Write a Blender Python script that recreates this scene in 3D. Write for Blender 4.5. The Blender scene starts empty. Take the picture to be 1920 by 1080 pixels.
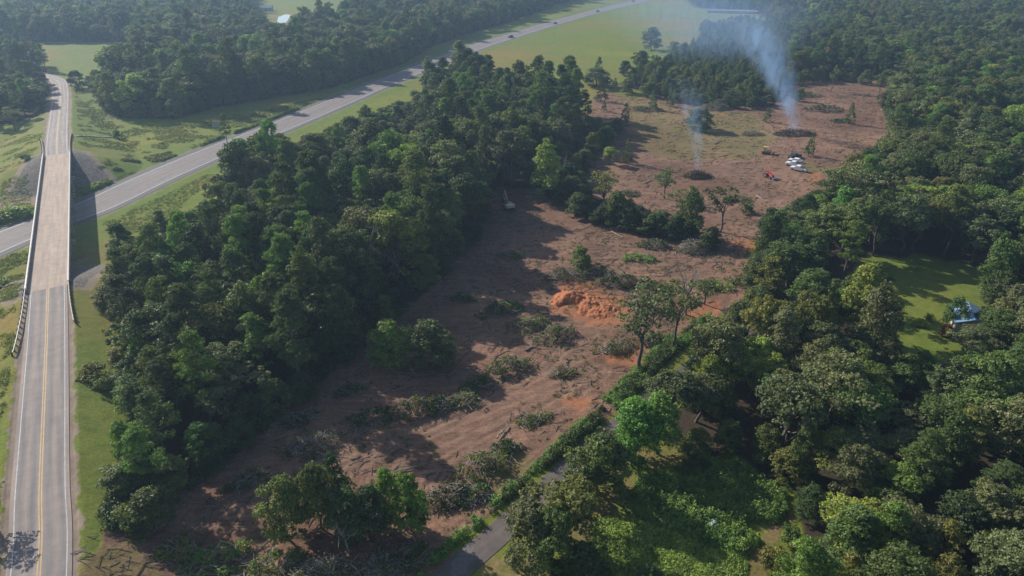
import bpy, math, random
import numpy as np
from mathutils import Vector, Matrix
# ------------------------------------------------------------------ camera, sky, sun, exposure
H, F, VH = 75.0, 1300.0, -140.0
TH = math.atan((540 - VH) / F)
sc = bpy.context.scene
col = sc.collection
cam = bpy.data.cameras.new('camera'); cam.lens = F / 1920 * 36; cam.sensor_width = 36
cam.clip_start = 1; cam.clip_end = 9000
camo = bpy.data.objects.new('camera', cam); col.objects.link(camo)
camo.location = (0, 0, H); camo.rotation_euler = (math.pi / 2 - TH, 0, 0)
sc.camera = camo
SUN_EL = math.radians(30)
sd = Vector((0.80, -0.60, 0)).normalized()          # direction shadows fall
W = bpy.data.worlds.new('World'); sc.world = W; W.use_nodes = True
nt = W.node_tree; bg = nt.nodes['Background']
sky = nt.nodes.new('ShaderNodeTexSky'); sky.sky_type = 'NISHITA'; sky.sun_disc = False
sky.sun_elevation = SUN_EL; sky.sun_rotation = math.atan2(-sd.x, -sd.y)
nt.links.new(sky.outputs[0], bg.inputs[0]); bg.inputs[1].default_value = 0.092
sl = bpy.data.lights.new('sun', 'SUN'); sl.energy = 4.6; sl.angle = math.radians(0.55); sl.color = (1.0, 0.93, 0.83)
so = bpy.data.objects.new('sun', sl); col.objects.link(so)
ld = Vector((sd.x * math.cos(SUN_EL), sd.y * math.cos(SUN_EL), -math.sin(SUN_EL)))
so.rotation_euler = ld.to_track_quat('-Z', 'Y').to_euler(); so.location = (-100, 100, 200)
vs = sc.view_settings; vs.view_transform = 'Standard'; vs.look = 'None'; vs.exposure = 0.42; vs.gamma = 1
cy = sc.cycles
cy.use_denoising = True; cy.max_bounces = 6; cy.diffuse_bounces = 3; cy.transmission_bounces = 3
cy.volume_bounces = 1; cy.transparent_max_bounces = 6; cy.caustics_reflective = False; cy.caustics_refractive = False
cy.sample_clamp_indirect = 4
R = np.random.default_rng(11); random.seed(11)

def G(u, v, z=0.0):
    a = u - 960; b = 540 - v
    dy = b * math.sin(TH) + F * math.cos(TH); dz = b * math.cos(TH) - F * math.sin(TH)
    t = (z - H) / dz
    return a * t, dy * t
def P(x, y, z=0.0):
    x = np.asarray(x, float); y = np.asarray(y, float); dz = z - H
    zc = y * math.cos(TH) - dz * math.sin(TH); yc = y * math.sin(TH) + dz * math.cos(TH)
    zc = np.maximum(zc, .1)
    return 960 + F * x / zc, 540 - F * yc / zc
def inpoly(u, v, poly):
    u = np.asarray(u, float); v = np.asarray(v, float); r = np.zeros(u.shape, bool); n = len(poly)
    for i in range(n):
        x0, y0 = poly[i]; x1, y1 = poly[(i + 1) % n]
        if y0 == y1: continue
        c = ((y0 > v) != (y1 > v)) & (u < (x1 - x0) * (v - y0) / (y1 - y0) + x0)
        r ^= c
    return r
_tab = np.random.default_rng(5).random((256, 256))
def vn(x, y):
    xi = np.floor(x).astype(int); yi = np.floor(y).astype(int); fx = x - xi; fy = y - yi
    fx = fx * fx * (3 - 2 * fx); fy = fy * fy * (3 - 2 * fy)
    a = _tab[xi % 256, yi % 256]; b = _tab[(xi + 1) % 256, yi % 256]; c = _tab[xi % 256, (yi + 1) % 256]; d = _tab[(xi + 1) % 256, (yi + 1) % 256]
    return (a * (1 - fx) + b * fx) * (1 - fy) + (c * (1 - fx) + d * fx) * fy
def fbm(x, y, o=4):
    s = 0; a = .5; t = 0
    for k in range(o):
        s = s + a * vn(x * 2 ** k + 17 * k, y * 2 ** k + 5 * k); t += a; a *= .5
    return s / t
def polydist(x, y, pts):
    best = np.full(np.shape(x), 1e9); par = np.zeros(np.shape(x))
    for i in range(len(pts) - 1):
        ax, ay = pts[i][:2]; bx, by = pts[i + 1][:2]; dx, dy = bx - ax, by - ay
        t = np.clip(((x - ax) * dx + (y - ay) * dy) / (dx * dx + dy * dy), 0, 1)
        d = np.hypot(x - ax - t * dx, y - ay - t * dy); m = d < best
        best = np.where(m, d, best); par = np.where(m, i + t, par)
    return best, par
def smooth_line(pts, n=8):
    pts = [np.array(p, float) for p in pts]; out = []
    q = [2 * pts[0] - pts[1]] + pts + [2 * pts[-1] - pts[-2]]
    for i in range(1, len(q) - 2):
        p0, p1, p2, p3 = q[i - 1:i + 3]
        for k in range(n):
            t = k / n
            out.append(.5 * (2 * p1 + (p2 - p0) * t + (2 * p0 - 5 * p1 + 4 * p2 - p3) * t * t + (3 * p1 - p0 - 3 * p2 + p3) * t ** 3))
    out.append(pts[-1]); return out

# ------------------------------------------------------------------ roads as world lines (x, y, z)
DECK_Z = 6.3
S_RD = [(-38, 20, 3.2), (-58.3, 59.2, 4.0), (-67.4, 75.1, 4.7), (-86.0, 108.2, 5.8), (-99.2, 131.3, 6.3)]
N_RD = [(-153.8, 228.6, 6.3), (-167.3, 251.3, 5.5), (-190.5, 291.4, 3.5), (-221, 344.2, 1.0), (-234, 366, .35), (-247, 386, .1), (-268, 404, .05), (-305, 418, .05), (-360, 424, .05)]
S_RD = smooth_line(S_RD, 10); N_RD = smooth_line(N_RD, 8)
HW_PX = [(-260, 553), (-60, 478), (0, 453), (90, 417), (183, 383), (297, 330), (412, 281), (520, 239), (645, 187), (720, 155), (880, 93), (951, 70), (1033, 45), (1115, 22), (1195, 3), (1270, -13), (1340, -26)]
HW = smooth_line([G(*p) for p in HW_PX], 5)
LN_PX = [(700, 1230), (855, 1070), (935, 1000), (1075, 872), (1160, 800), (1240, 735), (1345, 655), (1440, 595), (1560, 535)]
LN = smooth_line([G(*p) for p in LN_PX], 8)
def zground(x, y, fine=True):
    x = np.asarray(x, float); y = np.asarray(y, float)
    z = (fbm(x / 45 + 3, y / 45 + 9, 2) - .5) * .8
    dh, _ = polydist(x, y, HW); dl, _ = polydist(x, y, LN)
    z = z * np.clip((np.minimum(dh - 11, dl - 4)) / 12, 0, 1)
    for rd, slope in ((S_RD, 3.2), (N_RD, 3.2)):
        d, par = polydist(x, y, rd); zz = np.interp(par, range(len(rd)), [p[2] for p in rd])
        e = zz - np.maximum(d - 4.9, 0) / slope
        w = np.clip((5.6 + 6 - d) / 6, 0, 1)
        z = np.where(e > z, e, z)
        z = np.where((d < 4.3), zz - .10, z)
    return z
def zg(x, y): return float(zground(np.array([x]), np.array([y]))[0])

# ------------------------------------------------------------------ picture-space outlines of ground areas (only used to find their world outlines)
D1 = [(150, 1120), (200, 985), (300, 920), (430, 840), (520, 770), (600, 690), (690, 620), (780, 530), (850, 470), (900, 390), (930, 350), (1060, 370), (1200, 400), (1330, 430), (1400, 460), (1405, 560), (1330, 610), (1250, 655), (1175, 745), (1095, 815), (1010, 885), (930, 965), (860, 1020), (780, 1120)]
D2 = [(1060, 390), (1035, 300), (1090, 230), (1120, 170), (1200, 185), (1300, 180), (1400, 172), (1470, 150), (1560, 142), (1640, 150), (1720, 200), (1700, 270), (1660, 320), (1620, 380), (1480, 400), (1420, 440), (1400, 480), (1330, 440), (1200, 420)]
D3 = [(1325, 66), (1352, 70), (1358, 84), (1330, 80)]
D4 = [(1300, 92), (1350, 96), (1340, 108), (1300, 104)]
D5 = [(1100, 900), (1190, 845), (1280, 850), (1300, 880), (1200, 905), (1150, 960), (1080, 1010), (1020, 1010), (1040, 960)]
D6 = [(1470, 940), (1490, 950), (1440, 1040), (1430, 1100), (1370, 1100), (1400, 1030)]
D7 = [(930, 1040), (1000, 1040), (1100, 1080), (1260, 1060), (1300, 1100), (900, 1110)]
WA = [(262, 985), (330, 925), (430, 850), (520, 780), (600, 705), (690, 635), (780, 550), (850, 490), (895, 420), (925, 370), (1000, 345), (1040, 300), (1105, 250), (1085, 215), (1020, 205), (940, 190), (880, 158), (800, 193), (700, 240), (600, 296), (470, 358), (372, 440), (250, 485), (228, 530), (232, 580), (252, 650), (268, 800), (270, 900)]
WB = [(1650, 215), (1690, 240), (1655, 300), (1600, 350), (1565, 385), (1500, 410), (1440, 450), (1415, 520), (1425, 590), (1360, 680), (1290, 745), (1235, 800), (1250, 838), (1370, 845), (1480, 905), (1510, 960), (1480, 1080), (1450, 1300), (2300, 1400), (2500, 800), (2500, 160), (1700, 160)]
WF = [(1478, 152), (1560, 140), (1640, 150), (1660, 215), (2500, 215), (2600, -60), (1240, -60), (1300, 14), (1420, 26), (1490, 60)]
WH = [(1245, 128), (1300, 92), (1330, 62), (1400, 45), (1480, 58), (1482, 150), (1440, 195), (1380, 203), (1300, 196), (1250, 188), (1200, 172), (1170, 160), (1195, 140)]
WD = [(205, 222), (330, 222), (400, 203), (480, 190), (560, 176), (620, 165), (680, 145), (750, 122), (800, 92), (850, 72), (960, 40), (1000, 25), (1060, 5), (1160, -20), (1200, -60), (-700, -60), (-700, 60), (30, 78), (240, 80), (262, 100), (256, 140), (215, 160), (190, 188)]
WE = [(-700, 60), (-30, 85), (50, 100), (96, 140), (98, 165), (80, 215), (25, 232), (-60, 236), (-700, 300)]
WG = [(1000, 350), (1060, 340), (1120, 395), (1220, 425), (1300, 440), (1350, 462), (1330, 472), (1200, 455), (1100, 428), (1000, 400)]
LAWN = [(1590, 505), (1640, 480), (1720, 478), (1830, 500), (1885, 520), (1880, 560), (1850, 580), (1835, 625), (1790, 680), (1690, 690), (1655, 660), (1640, 620), (1600, 560)]
EXC = [LAWN,
       [(470, -8), (560, -8), (575, 60), (552, 96), (510, 92), (470, 44)],
       [(535, -30), (665, -30), (660, 30), (640, 62), (560, 66)],
       [(1180, -30), (1240, -30), (1300, 14), (1200, 0)]]
GRB = [(150, 130), (190, 190), (210, 250), (215, 262), (150, 275), (130, 200)]

# ------------------------------------------------------------------ node helpers
def mat(name):
    m = bpy.data.materials.new(name); m.use_nodes = True; t = m.node_tree
    return m, t, t.nodes['Principled BSDF']
def N(t, typ, **k):
    n = t.nodes.new(typ)
    for a, b in k.items():
        if a in ('operation', 'blend_type', 'data_type', 'attribute_name', 'attribute_type', 'noise_dimensions', 'feature', 'wave_type', 'bands_direction', 'use_clamp'): setattr(n, a, b)
        else: n.inputs[int(a[1:]) if a[0] == 'i' and a[1:].isdigit() else a].default_value = b
    return n
def L(t, a, b): t.links.new(a, b)
def noise(t, vec, scale, detail=4, rough=.55, dist=0):
    n = t.nodes.new('ShaderNodeTexNoise'); n.inputs['Scale'].default_value = scale; n.inputs['Detail'].default_value = detail
    n.inputs['Roughness'].default_value = rough; n.inputs['Distortion'].default_value = dist
    L(t, vec, n.inputs['Vector']); return n.outputs['Fac']
def ramp(t, fac, stops):
    n = t.nodes.new('ShaderNodeValToRGB'); e = n.color_ramp.elements
    while len(e) < len(stops): e.new(.5)
    for i, (p, c) in enumerate(stops): e[i].position = p; e[i].color = (*c, 1) if len(c) == 3 else c
    L(t, fac, n.inputs[0]); return n.outputs[0]
def mixc(t, fac, a, b, mode='MIX'):
    n = t.nodes.new('ShaderNodeMix'); n.data_type = 'RGBA'; n.blend_type = mode
    for s, i in ((fac, 0), (a, 6), (b, 7)):
        if isinstance(s, (int, float)): n.inputs[i].default_value = s
        elif isinstance(s, tuple): n.inputs[i].default_value = (*s, 1)
        else: L(t, s, n.inputs[i])
    return n.outputs[2]
def mth(t, op, a, b=None, c=None, clamp=False):
    n = t.nodes.new('ShaderNodeMath'); n.operation = op; n.use_clamp = clamp
    for i, s in enumerate((a, b, c)):
        if s is None: continue
        if isinstance(s, (int, float)): n.inputs[i].default_value = s
        else: L(t, s, n.inputs[i])
    return n.outputs[0]
def gcoord(t):
    return t.nodes.new('ShaderNodeNewGeometry').outputs['Position']
def ocoord(t):
    return t.nodes.new('ShaderNodeTexCoord').outputs['Object']
def bump(t, bsdf, h, s, d):
    n = t.nodes.new('ShaderNodeBump'); n.inputs['Strength'].default_value = s; n.inputs['Distance'].default_value = d
    L(t, h, n.inputs['Height']); L(t, n.outputs[0], bsdf.inputs['Normal'])
def simple(name, c, rough=.6, metal=0, var=.15, scale=3.0):
    m, t, b = mat(name); v = ocoord(t); f = noise(t, v, scale, 5)
    lo = tuple(x * (1 - var) for x in c); hi = tuple(min(1, x * (1 + var)) for x in c)
    L(t, ramp(t, f, [(.3, lo), (.7, hi)]), b.inputs['Base Color']); b.inputs['Roughness'].default_value = rough; b.inputs['Metallic'].default_value = metal
    return m

# ---- ground material
def ground_mat():
    m, t, b = mat('ground'); pos = gcoord(t)
    za = N(t, 'ShaderNodeAttribute', attribute_name='zone'); sp = t.nodes.new('ShaderNodeSeparateColor'); L(t, za.outputs['Color'], sp.inputs[0])
    zb = N(t, 'ShaderNodeAttribute', attribute_name='zone2'); sp2 = t.nodes.new('ShaderNodeSeparateColor'); L(t, zb.outputs['Color'], sp2.inputs[0])
    n1 = noise(t, pos, .035, 5, .6); n2 = noise(t, pos, .35, 6, .65); n3 = noise(t, pos, 2.2, 5, .7)
    # rough grass
    g = ramp(t, n1, [(.32, (.19, .145, .06)), (.44, (.155, .16, .04)), (.58, (.115, .16, .028)), (.72, (.165, .18, .035))])
    g2 = ramp(t, n2, [(.3, (.10, .11, .03)), (.5, (.15, .16, .04)), (.72, (.22, .18, .07))])
    n4 = noise(t, pos, .012, 4, .6, .4); grass = mixc(t, .58, g, g2)
    grass = mixc(t, .75, grass, ramp(t, n4, [(.34, (1.5, 1.08, .9)), (.45, (1.15, 1.12, .9)), (.56, (.92, 1.18, .55)), (.66, (1.45, 1.35, .75))]), 'MULTIPLY')
    grass = mixc(t, .75, grass, ramp(t, n3, [(.28, (.4, .42, .4)), (.5, (1, 1, .95)), (.68, (1.4, 1.3, 1.15))]), 'MULTIPLY')
    lush = mixc(t, .6, ramp(t, n2, [(.3, (.085, .14, .022)), (.7, (.155, .225, .038))]), ramp(t, n3, [(.25, (.55, .55, .5)), (.75, (1.2, 1.2, 1.1))]), 'MULTIPLY')
    # dirt with stretched tracks
    def streak(ang, sx, sy, off):
        mp = t.nodes.new('ShaderNodeMapping'); mp.inputs['Rotation'].default_value = (0, 0, ang); mp.inputs['Scale'].default_value = (sx, sy, 1); mp.inputs['Location'].default_value = (off, off, 0)
        wv = t.nodes.new('ShaderNodeVectorMath'); wv.operation = 'MULTIPLY_ADD'
        nz = t.nodes.new('ShaderNodeTexNoise'); nz.inputs['Scale'].default_value = .035; nz.inputs['Detail'].default_value = 1; L(t, pos, nz.inputs['Vector'])
        L(t, nz.outputs['Color'], wv.inputs[0]); wv.inputs[1].default_value = (9, 9, 0); L(t, pos, wv.inputs[2])
        L(t, wv.outputs[0], mp.inputs['Vector']); return noise(t, mp.outputs[0], 1, 5, .62)
    st1 = streak(-math.radians(38), .05, 1.3, 3); st2 = streak(-math.radians(-12), .07, 1.0, 20)
    stm = mth(t, 'ADD', mth(t, 'MULTIPLY', n1, 3.0), -1.0, clamp=True)
    st = mth(t, 'ADD', mth(t, 'MULTIPLY', st1, mth(t, 'SUBTRACT', 1.0, stm)), mth(t, 'MULTIPLY', st2, stm))
    d1 = ramp(t, n2, [(.28, (.12, .076, .054)), (.5, (.215, .14, .098)), (.72, (.33, .225, .16))])
    d2 = ramp(t, st, [(.34, (.09, .058, .044)), (.42, (.19, .126, .094)), (.56, (.25, .165, .122)), (.64, (.36, .25, .185))])
    dirt = mixc(t, .6, d1, d2)
    dirt = mixc(t, .8, dirt, ramp(t, n3, [(.3, (.5, .48, .47)), (.55, (1, 1, 1)), (.75, (1.4, 1.38, 1.3))]), 'MULTIPLY')
    big = noise(t, pos, .028, 4, .6, .5); dirt = mixc(t, .85, dirt, ramp(t, big, [(.36, (.72, .66, .62)), (.5, (1.0, 1.0, 1.0)), (.62, (1.32, 1.28, 1.22))]), 'MULTIPLY')
    dirt = mixc(t, 1.0, dirt, (.95, .84, .79), 'MULTIPLY')
    dirt = mixc(t, mth(t, 'MULTIPLY', za.outputs['Alpha'], .38, clamp=True), dirt, mixc(t, n2, (.20, .125, .09), (.32, .22, .16)))
    orange = ramp(t, noise(t, pos, .06, 3), [(.62, (0, 0, 0)), (.74, (1, 1, 1))])
    dirt = mixc(t, mth(t, 'MULTIPLY', orange, .55), dirt, (.30, .14, .07))
    sprout = ramp(t, noise(t, pos, .5, 7, .75), [(.58, (0, 0, 0)), (.66, (1, 1, 1))])
    dirt = mixc(t, mth(t, 'MULTIPLY', sprout, .55), dirt, (.085, .095, .04))
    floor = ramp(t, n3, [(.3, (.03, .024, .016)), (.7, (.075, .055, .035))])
    gravel = mixc(t, .7, ramp(t, n2, [(.3, (.22, .165, .125)), (.7, (.33, .26, .2))]), ramp(t, noise(t, pos, 9, 3), [(.3, (.6, .6, .6)), (.7, (1.2, 1.2, 1.2))]), 'MULTIPLY')
    vor = t.nodes.new('ShaderNodeTexVoronoi'); vor.inputs['Scale'].default_value = 1.6; L(t, pos, vor.inputs['Vector'])
    stone = mixc(t, .8, ramp(t, n2, [(.3, (.17, .155, .14)), (.7, (.26, .235, .21))]), ramp(t, vor.outputs['Distance'], [(.1, (1.2, 1.2, 1.2)), (.55, (.5, .5, .5))]), 'MULTIPLY')
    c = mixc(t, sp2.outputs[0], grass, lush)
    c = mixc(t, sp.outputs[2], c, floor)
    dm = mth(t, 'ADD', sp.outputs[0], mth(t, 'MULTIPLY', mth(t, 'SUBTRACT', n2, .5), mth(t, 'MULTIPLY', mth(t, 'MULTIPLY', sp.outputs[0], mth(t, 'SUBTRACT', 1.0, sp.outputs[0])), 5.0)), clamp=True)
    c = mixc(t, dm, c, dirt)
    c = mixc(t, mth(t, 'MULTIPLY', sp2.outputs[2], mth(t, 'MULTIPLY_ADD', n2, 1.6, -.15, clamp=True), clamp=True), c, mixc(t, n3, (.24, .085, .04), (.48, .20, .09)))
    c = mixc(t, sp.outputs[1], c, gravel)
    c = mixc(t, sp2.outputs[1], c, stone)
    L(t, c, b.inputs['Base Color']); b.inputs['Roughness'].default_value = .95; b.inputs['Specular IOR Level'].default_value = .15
    hh = mth(t, 'ADD', mth(t, 'MULTIPLY', n3, .35), mth(t, 'MULTIPLY', mth(t, 'MULTIPLY', st, sp.outputs[0]), 1.2))
    hh = mth(t, 'ADD', hh, mth(t, 'MULTIPLY', n2, .6))
    bump(t, b, hh, .7, .22)
    return m
def asphalt(name, c0, c1, tracks=False):
    m, t, b = mat(name); pos = gcoord(t); uv = t.nodes.new('ShaderNodeUVMap').outputs[0]
    s = t.nodes.new('ShaderNodeSeparateXYZ'); L(t, uv, s.inputs[0])
    f = noise(t, pos, .5, 6, .6); c = ramp(t, f, [(.3, c0), (.7, c1)])
    c = mixc(t, .7, c, ramp(t, noise(t, pos, 12, 2), [(.3, (.75, .75, .75)), (.7, (1.2, 1.2, 1.2))]), 'MULTIPLY')
    mp = t.nodes.new('ShaderNodeMapping'); mp.inputs['Scale'].default_value = (.06, 1.1, 1); L(t, uv, mp.inputs['Vector'])
    c = mixc(t, .8, c, ramp(t, noise(t, mp.outputs[0], 1, 4), [(.32, (.72, .73, .76)), (.68, (1.22, 1.17, 1.1))]), 'MULTIPLY')
    if tracks:
        ay = mth(t, 'ABSOLUTE', s.outputs[1]); wv = mth(t, 'MULTIPLY_ADD', mth(t, 'COSINE', mth(t, 'MULTIPLY', mth(t, 'SUBTRACT', ay, .9), 3.7)), .5, .5)
        c = mixc(t, mth(t, 'MULTIPLY', wv, .8), mixc(t, 1.0, c, (1.12, 1.02, .94), 'MULTIPLY'), mixc(t, 1.0, c, (.74, .77, .82), 'MULTIPLY'))
    L(t, c, b.inputs['Base Color']); b.inputs['Roughness'].default_value = .85
    return m

TRACKS = [[(480, 935), (610, 880), (760, 815), (900, 755), (1040, 690), (1160, 640)], [(560, 935), (700, 860), (860, 790), (1000, 735), (1120, 690)],
 [(650, 880), (800, 800), (930, 745), (1010, 700), (1060, 650), (1110, 625)], [(800, 905), (930, 820), (1040, 760), (1130, 700)], [(850, 720), (900, 650), (960, 600), (1040, 590), (1140, 612)],
 [(920, 425), (1050, 442), (1200, 465), (1330, 482), (1400, 468), (1430, 420)], [(1385, 500), (1410, 440), (1440, 395), (1480, 350), (1500, 325)], [(1395, 480), (1420, 430), (1455, 385), (1520, 350)],
 [(850, 1015), (920, 950), (990, 888), (1070, 825)], [(1440, 292), (1380, 302), (1300, 310), (1200, 290)], [(1490, 325), (1420, 345), (1350, 362), (1260, 382)], [(330, 990), (430, 960), (540, 900), (650, 850)],
 [(700, 900), (820, 850), (950, 790), (1060, 730)], [(1000, 640), (1060, 660), (1120, 650)], [(980, 560), (900, 540), (880, 500), (930, 460)], [(1150, 320), (1250, 330), (1350, 330), (1450, 310)], [(1240, 240), (1340, 260), (1430, 260), (1520, 240)]]
# ---- mesh helpers
def link(o, parent=None):
    col.objects.link(o)
    if parent is not None: o.parent = parent
    return o
def tag(o, label=None, cat=None, group=None, kind=None):
    if label: o['label'] = label
    if cat: o['category'] = cat
    if group: o['group'] = group
    if kind: o['kind'] = kind
    return o
def empty(name, loc, rz=0):
    o = bpy.data.objects.new(name, None); o.empty_display_size = .5; o.location = loc; o.rotation_euler = (0, 0, rz); col.objects.link(o); return o
def mesh_np(name, V, Fq, mats=(), smooth=False, uv=None, midx=None):
    me = bpy.data.meshes.new(name); V = np.asarray(V, np.float32).reshape(-1, 3); Fq = np.asarray(Fq, np.int32); k = Fq.shape[1]
    me.vertices.add(len(V)); me.vertices.foreach_set('co', V.ravel())
    me.loops.add(Fq.size); me.loops.foreach_set('vertex_index', Fq.ravel())
    me.polygons.add(len(Fq)); me.polygons.foreach_set('loop_start', np.arange(0, Fq.size, k, dtype=np.int32)); me.polygons.foreach_set('loop_total', np.full(len(Fq), k, np.int32))
    if midx is not None: me.polygons.foreach_set('material_index', np.asarray(midx, np.int32))
    for m in mats: me.materials.append(m)
    if uv is not None:
        l = me.uv_layers.new(name='UVMap'); l.data.foreach_set('uv', np.asarray(uv, np.float32)[Fq.ravel()].ravel())
    me.update(calc_edges=True)
    if smooth: me.polygons.foreach_set('use_smooth', np.ones(len(Fq), bool))
    return me
class MB:
    def __init__(s): s.v = []; s.f = []; s.m = []
    def add(s, vs, fs, mi=0):
        n = len(s.v); s.v += [tuple(p) for p in vs]; s.f += [tuple(i + n for i in f) for f in fs]; s.m += [mi] * len(fs); return s
    def box(s, c, d, rz=0, mi=0, taper=1.0, ry=0):
        M = Matrix.Rotation(rz, 3, 'Z') @ Matrix.Rotation(ry, 3, 'Y'); vs = []
        for z in (-.5, .5):
            k = taper if z > 0 else 1
            for x, y in ((-.5, -.5), (.5, -.5), (.5, .5), (-.5, .5)): vs.append(Vector(c) + M @ Vector((x * d[0] * k, y * d[1] * k, z * d[2])))
        return s.add(vs, [(3, 2, 1, 0), (4, 5, 6, 7), (0, 1, 5, 4), (1, 2, 6, 5), (2, 3, 7, 6), (3, 0, 4, 7)], mi)
    def tube(s, p0, p1, r0, r1, n=6, mi=0, cap=True):
        p0 = Vector(p0); p1 = Vector(p1); d = (p1 - p0).normalized(); a = d.orthogonal().normalized(); b = d.cross(a); vs = []
        for p, r in ((p0, r0), (p1, r1)):
            for i in range(n): w = 2 * math.pi * i / n; vs.append(p + a * math.cos(w) * r + b * math.sin(w) * r)
        fs = [(i, (i + 1) % n, n + (i + 1) % n, n + i) for i in range(n)]
        if cap: fs += [tuple(range(n - 1, -1, -1)), tuple(range(n, 2 * n))]
        return s.add(vs, fs, mi)
    def prism(s, prof, y0, y1, mi=0, inset=0):
        """side profile [(x,z)] swept across y; inset narrows points by height"""
        n = len(prof); vs = [(x, y0 + (inset * k), z) for x, z, k in prof] + [(x, y1 - (inset * k), z) for x, z, k in prof]
        fs = [tuple(range(n)), tuple(range(2 * n - 1, n - 1, -1))] + [((i + 1) % n, i, n + i, n + (i + 1) % n) for i in range(n)]
        return s.add(vs, fs, mi)
    def build(s, name, mats, parent=None, smooth=False, bev=0):
        me = bpy.data.meshes.new(name); me.from_pydata(s.v, [], s.f)
        for m in (mats if isinstance(mats, (list, tuple)) else [mats]): me.materials.append(m)
        me.polygons.foreach_set('material_index', s.m)
        if smooth: me.polygons.foreach_set('use_smooth', [True] * len(me.polygons))
        me.update(); o = bpy.data.objects.new(name, me); link(o, parent)
        if bev:
            bm = o.modifiers.new('bevel', 'BEVEL'); bm.width = bev; bm.segments = 2; bm.limit_method = 'ANGLE'
        return o

M_GROUND = ground_mat()
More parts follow.
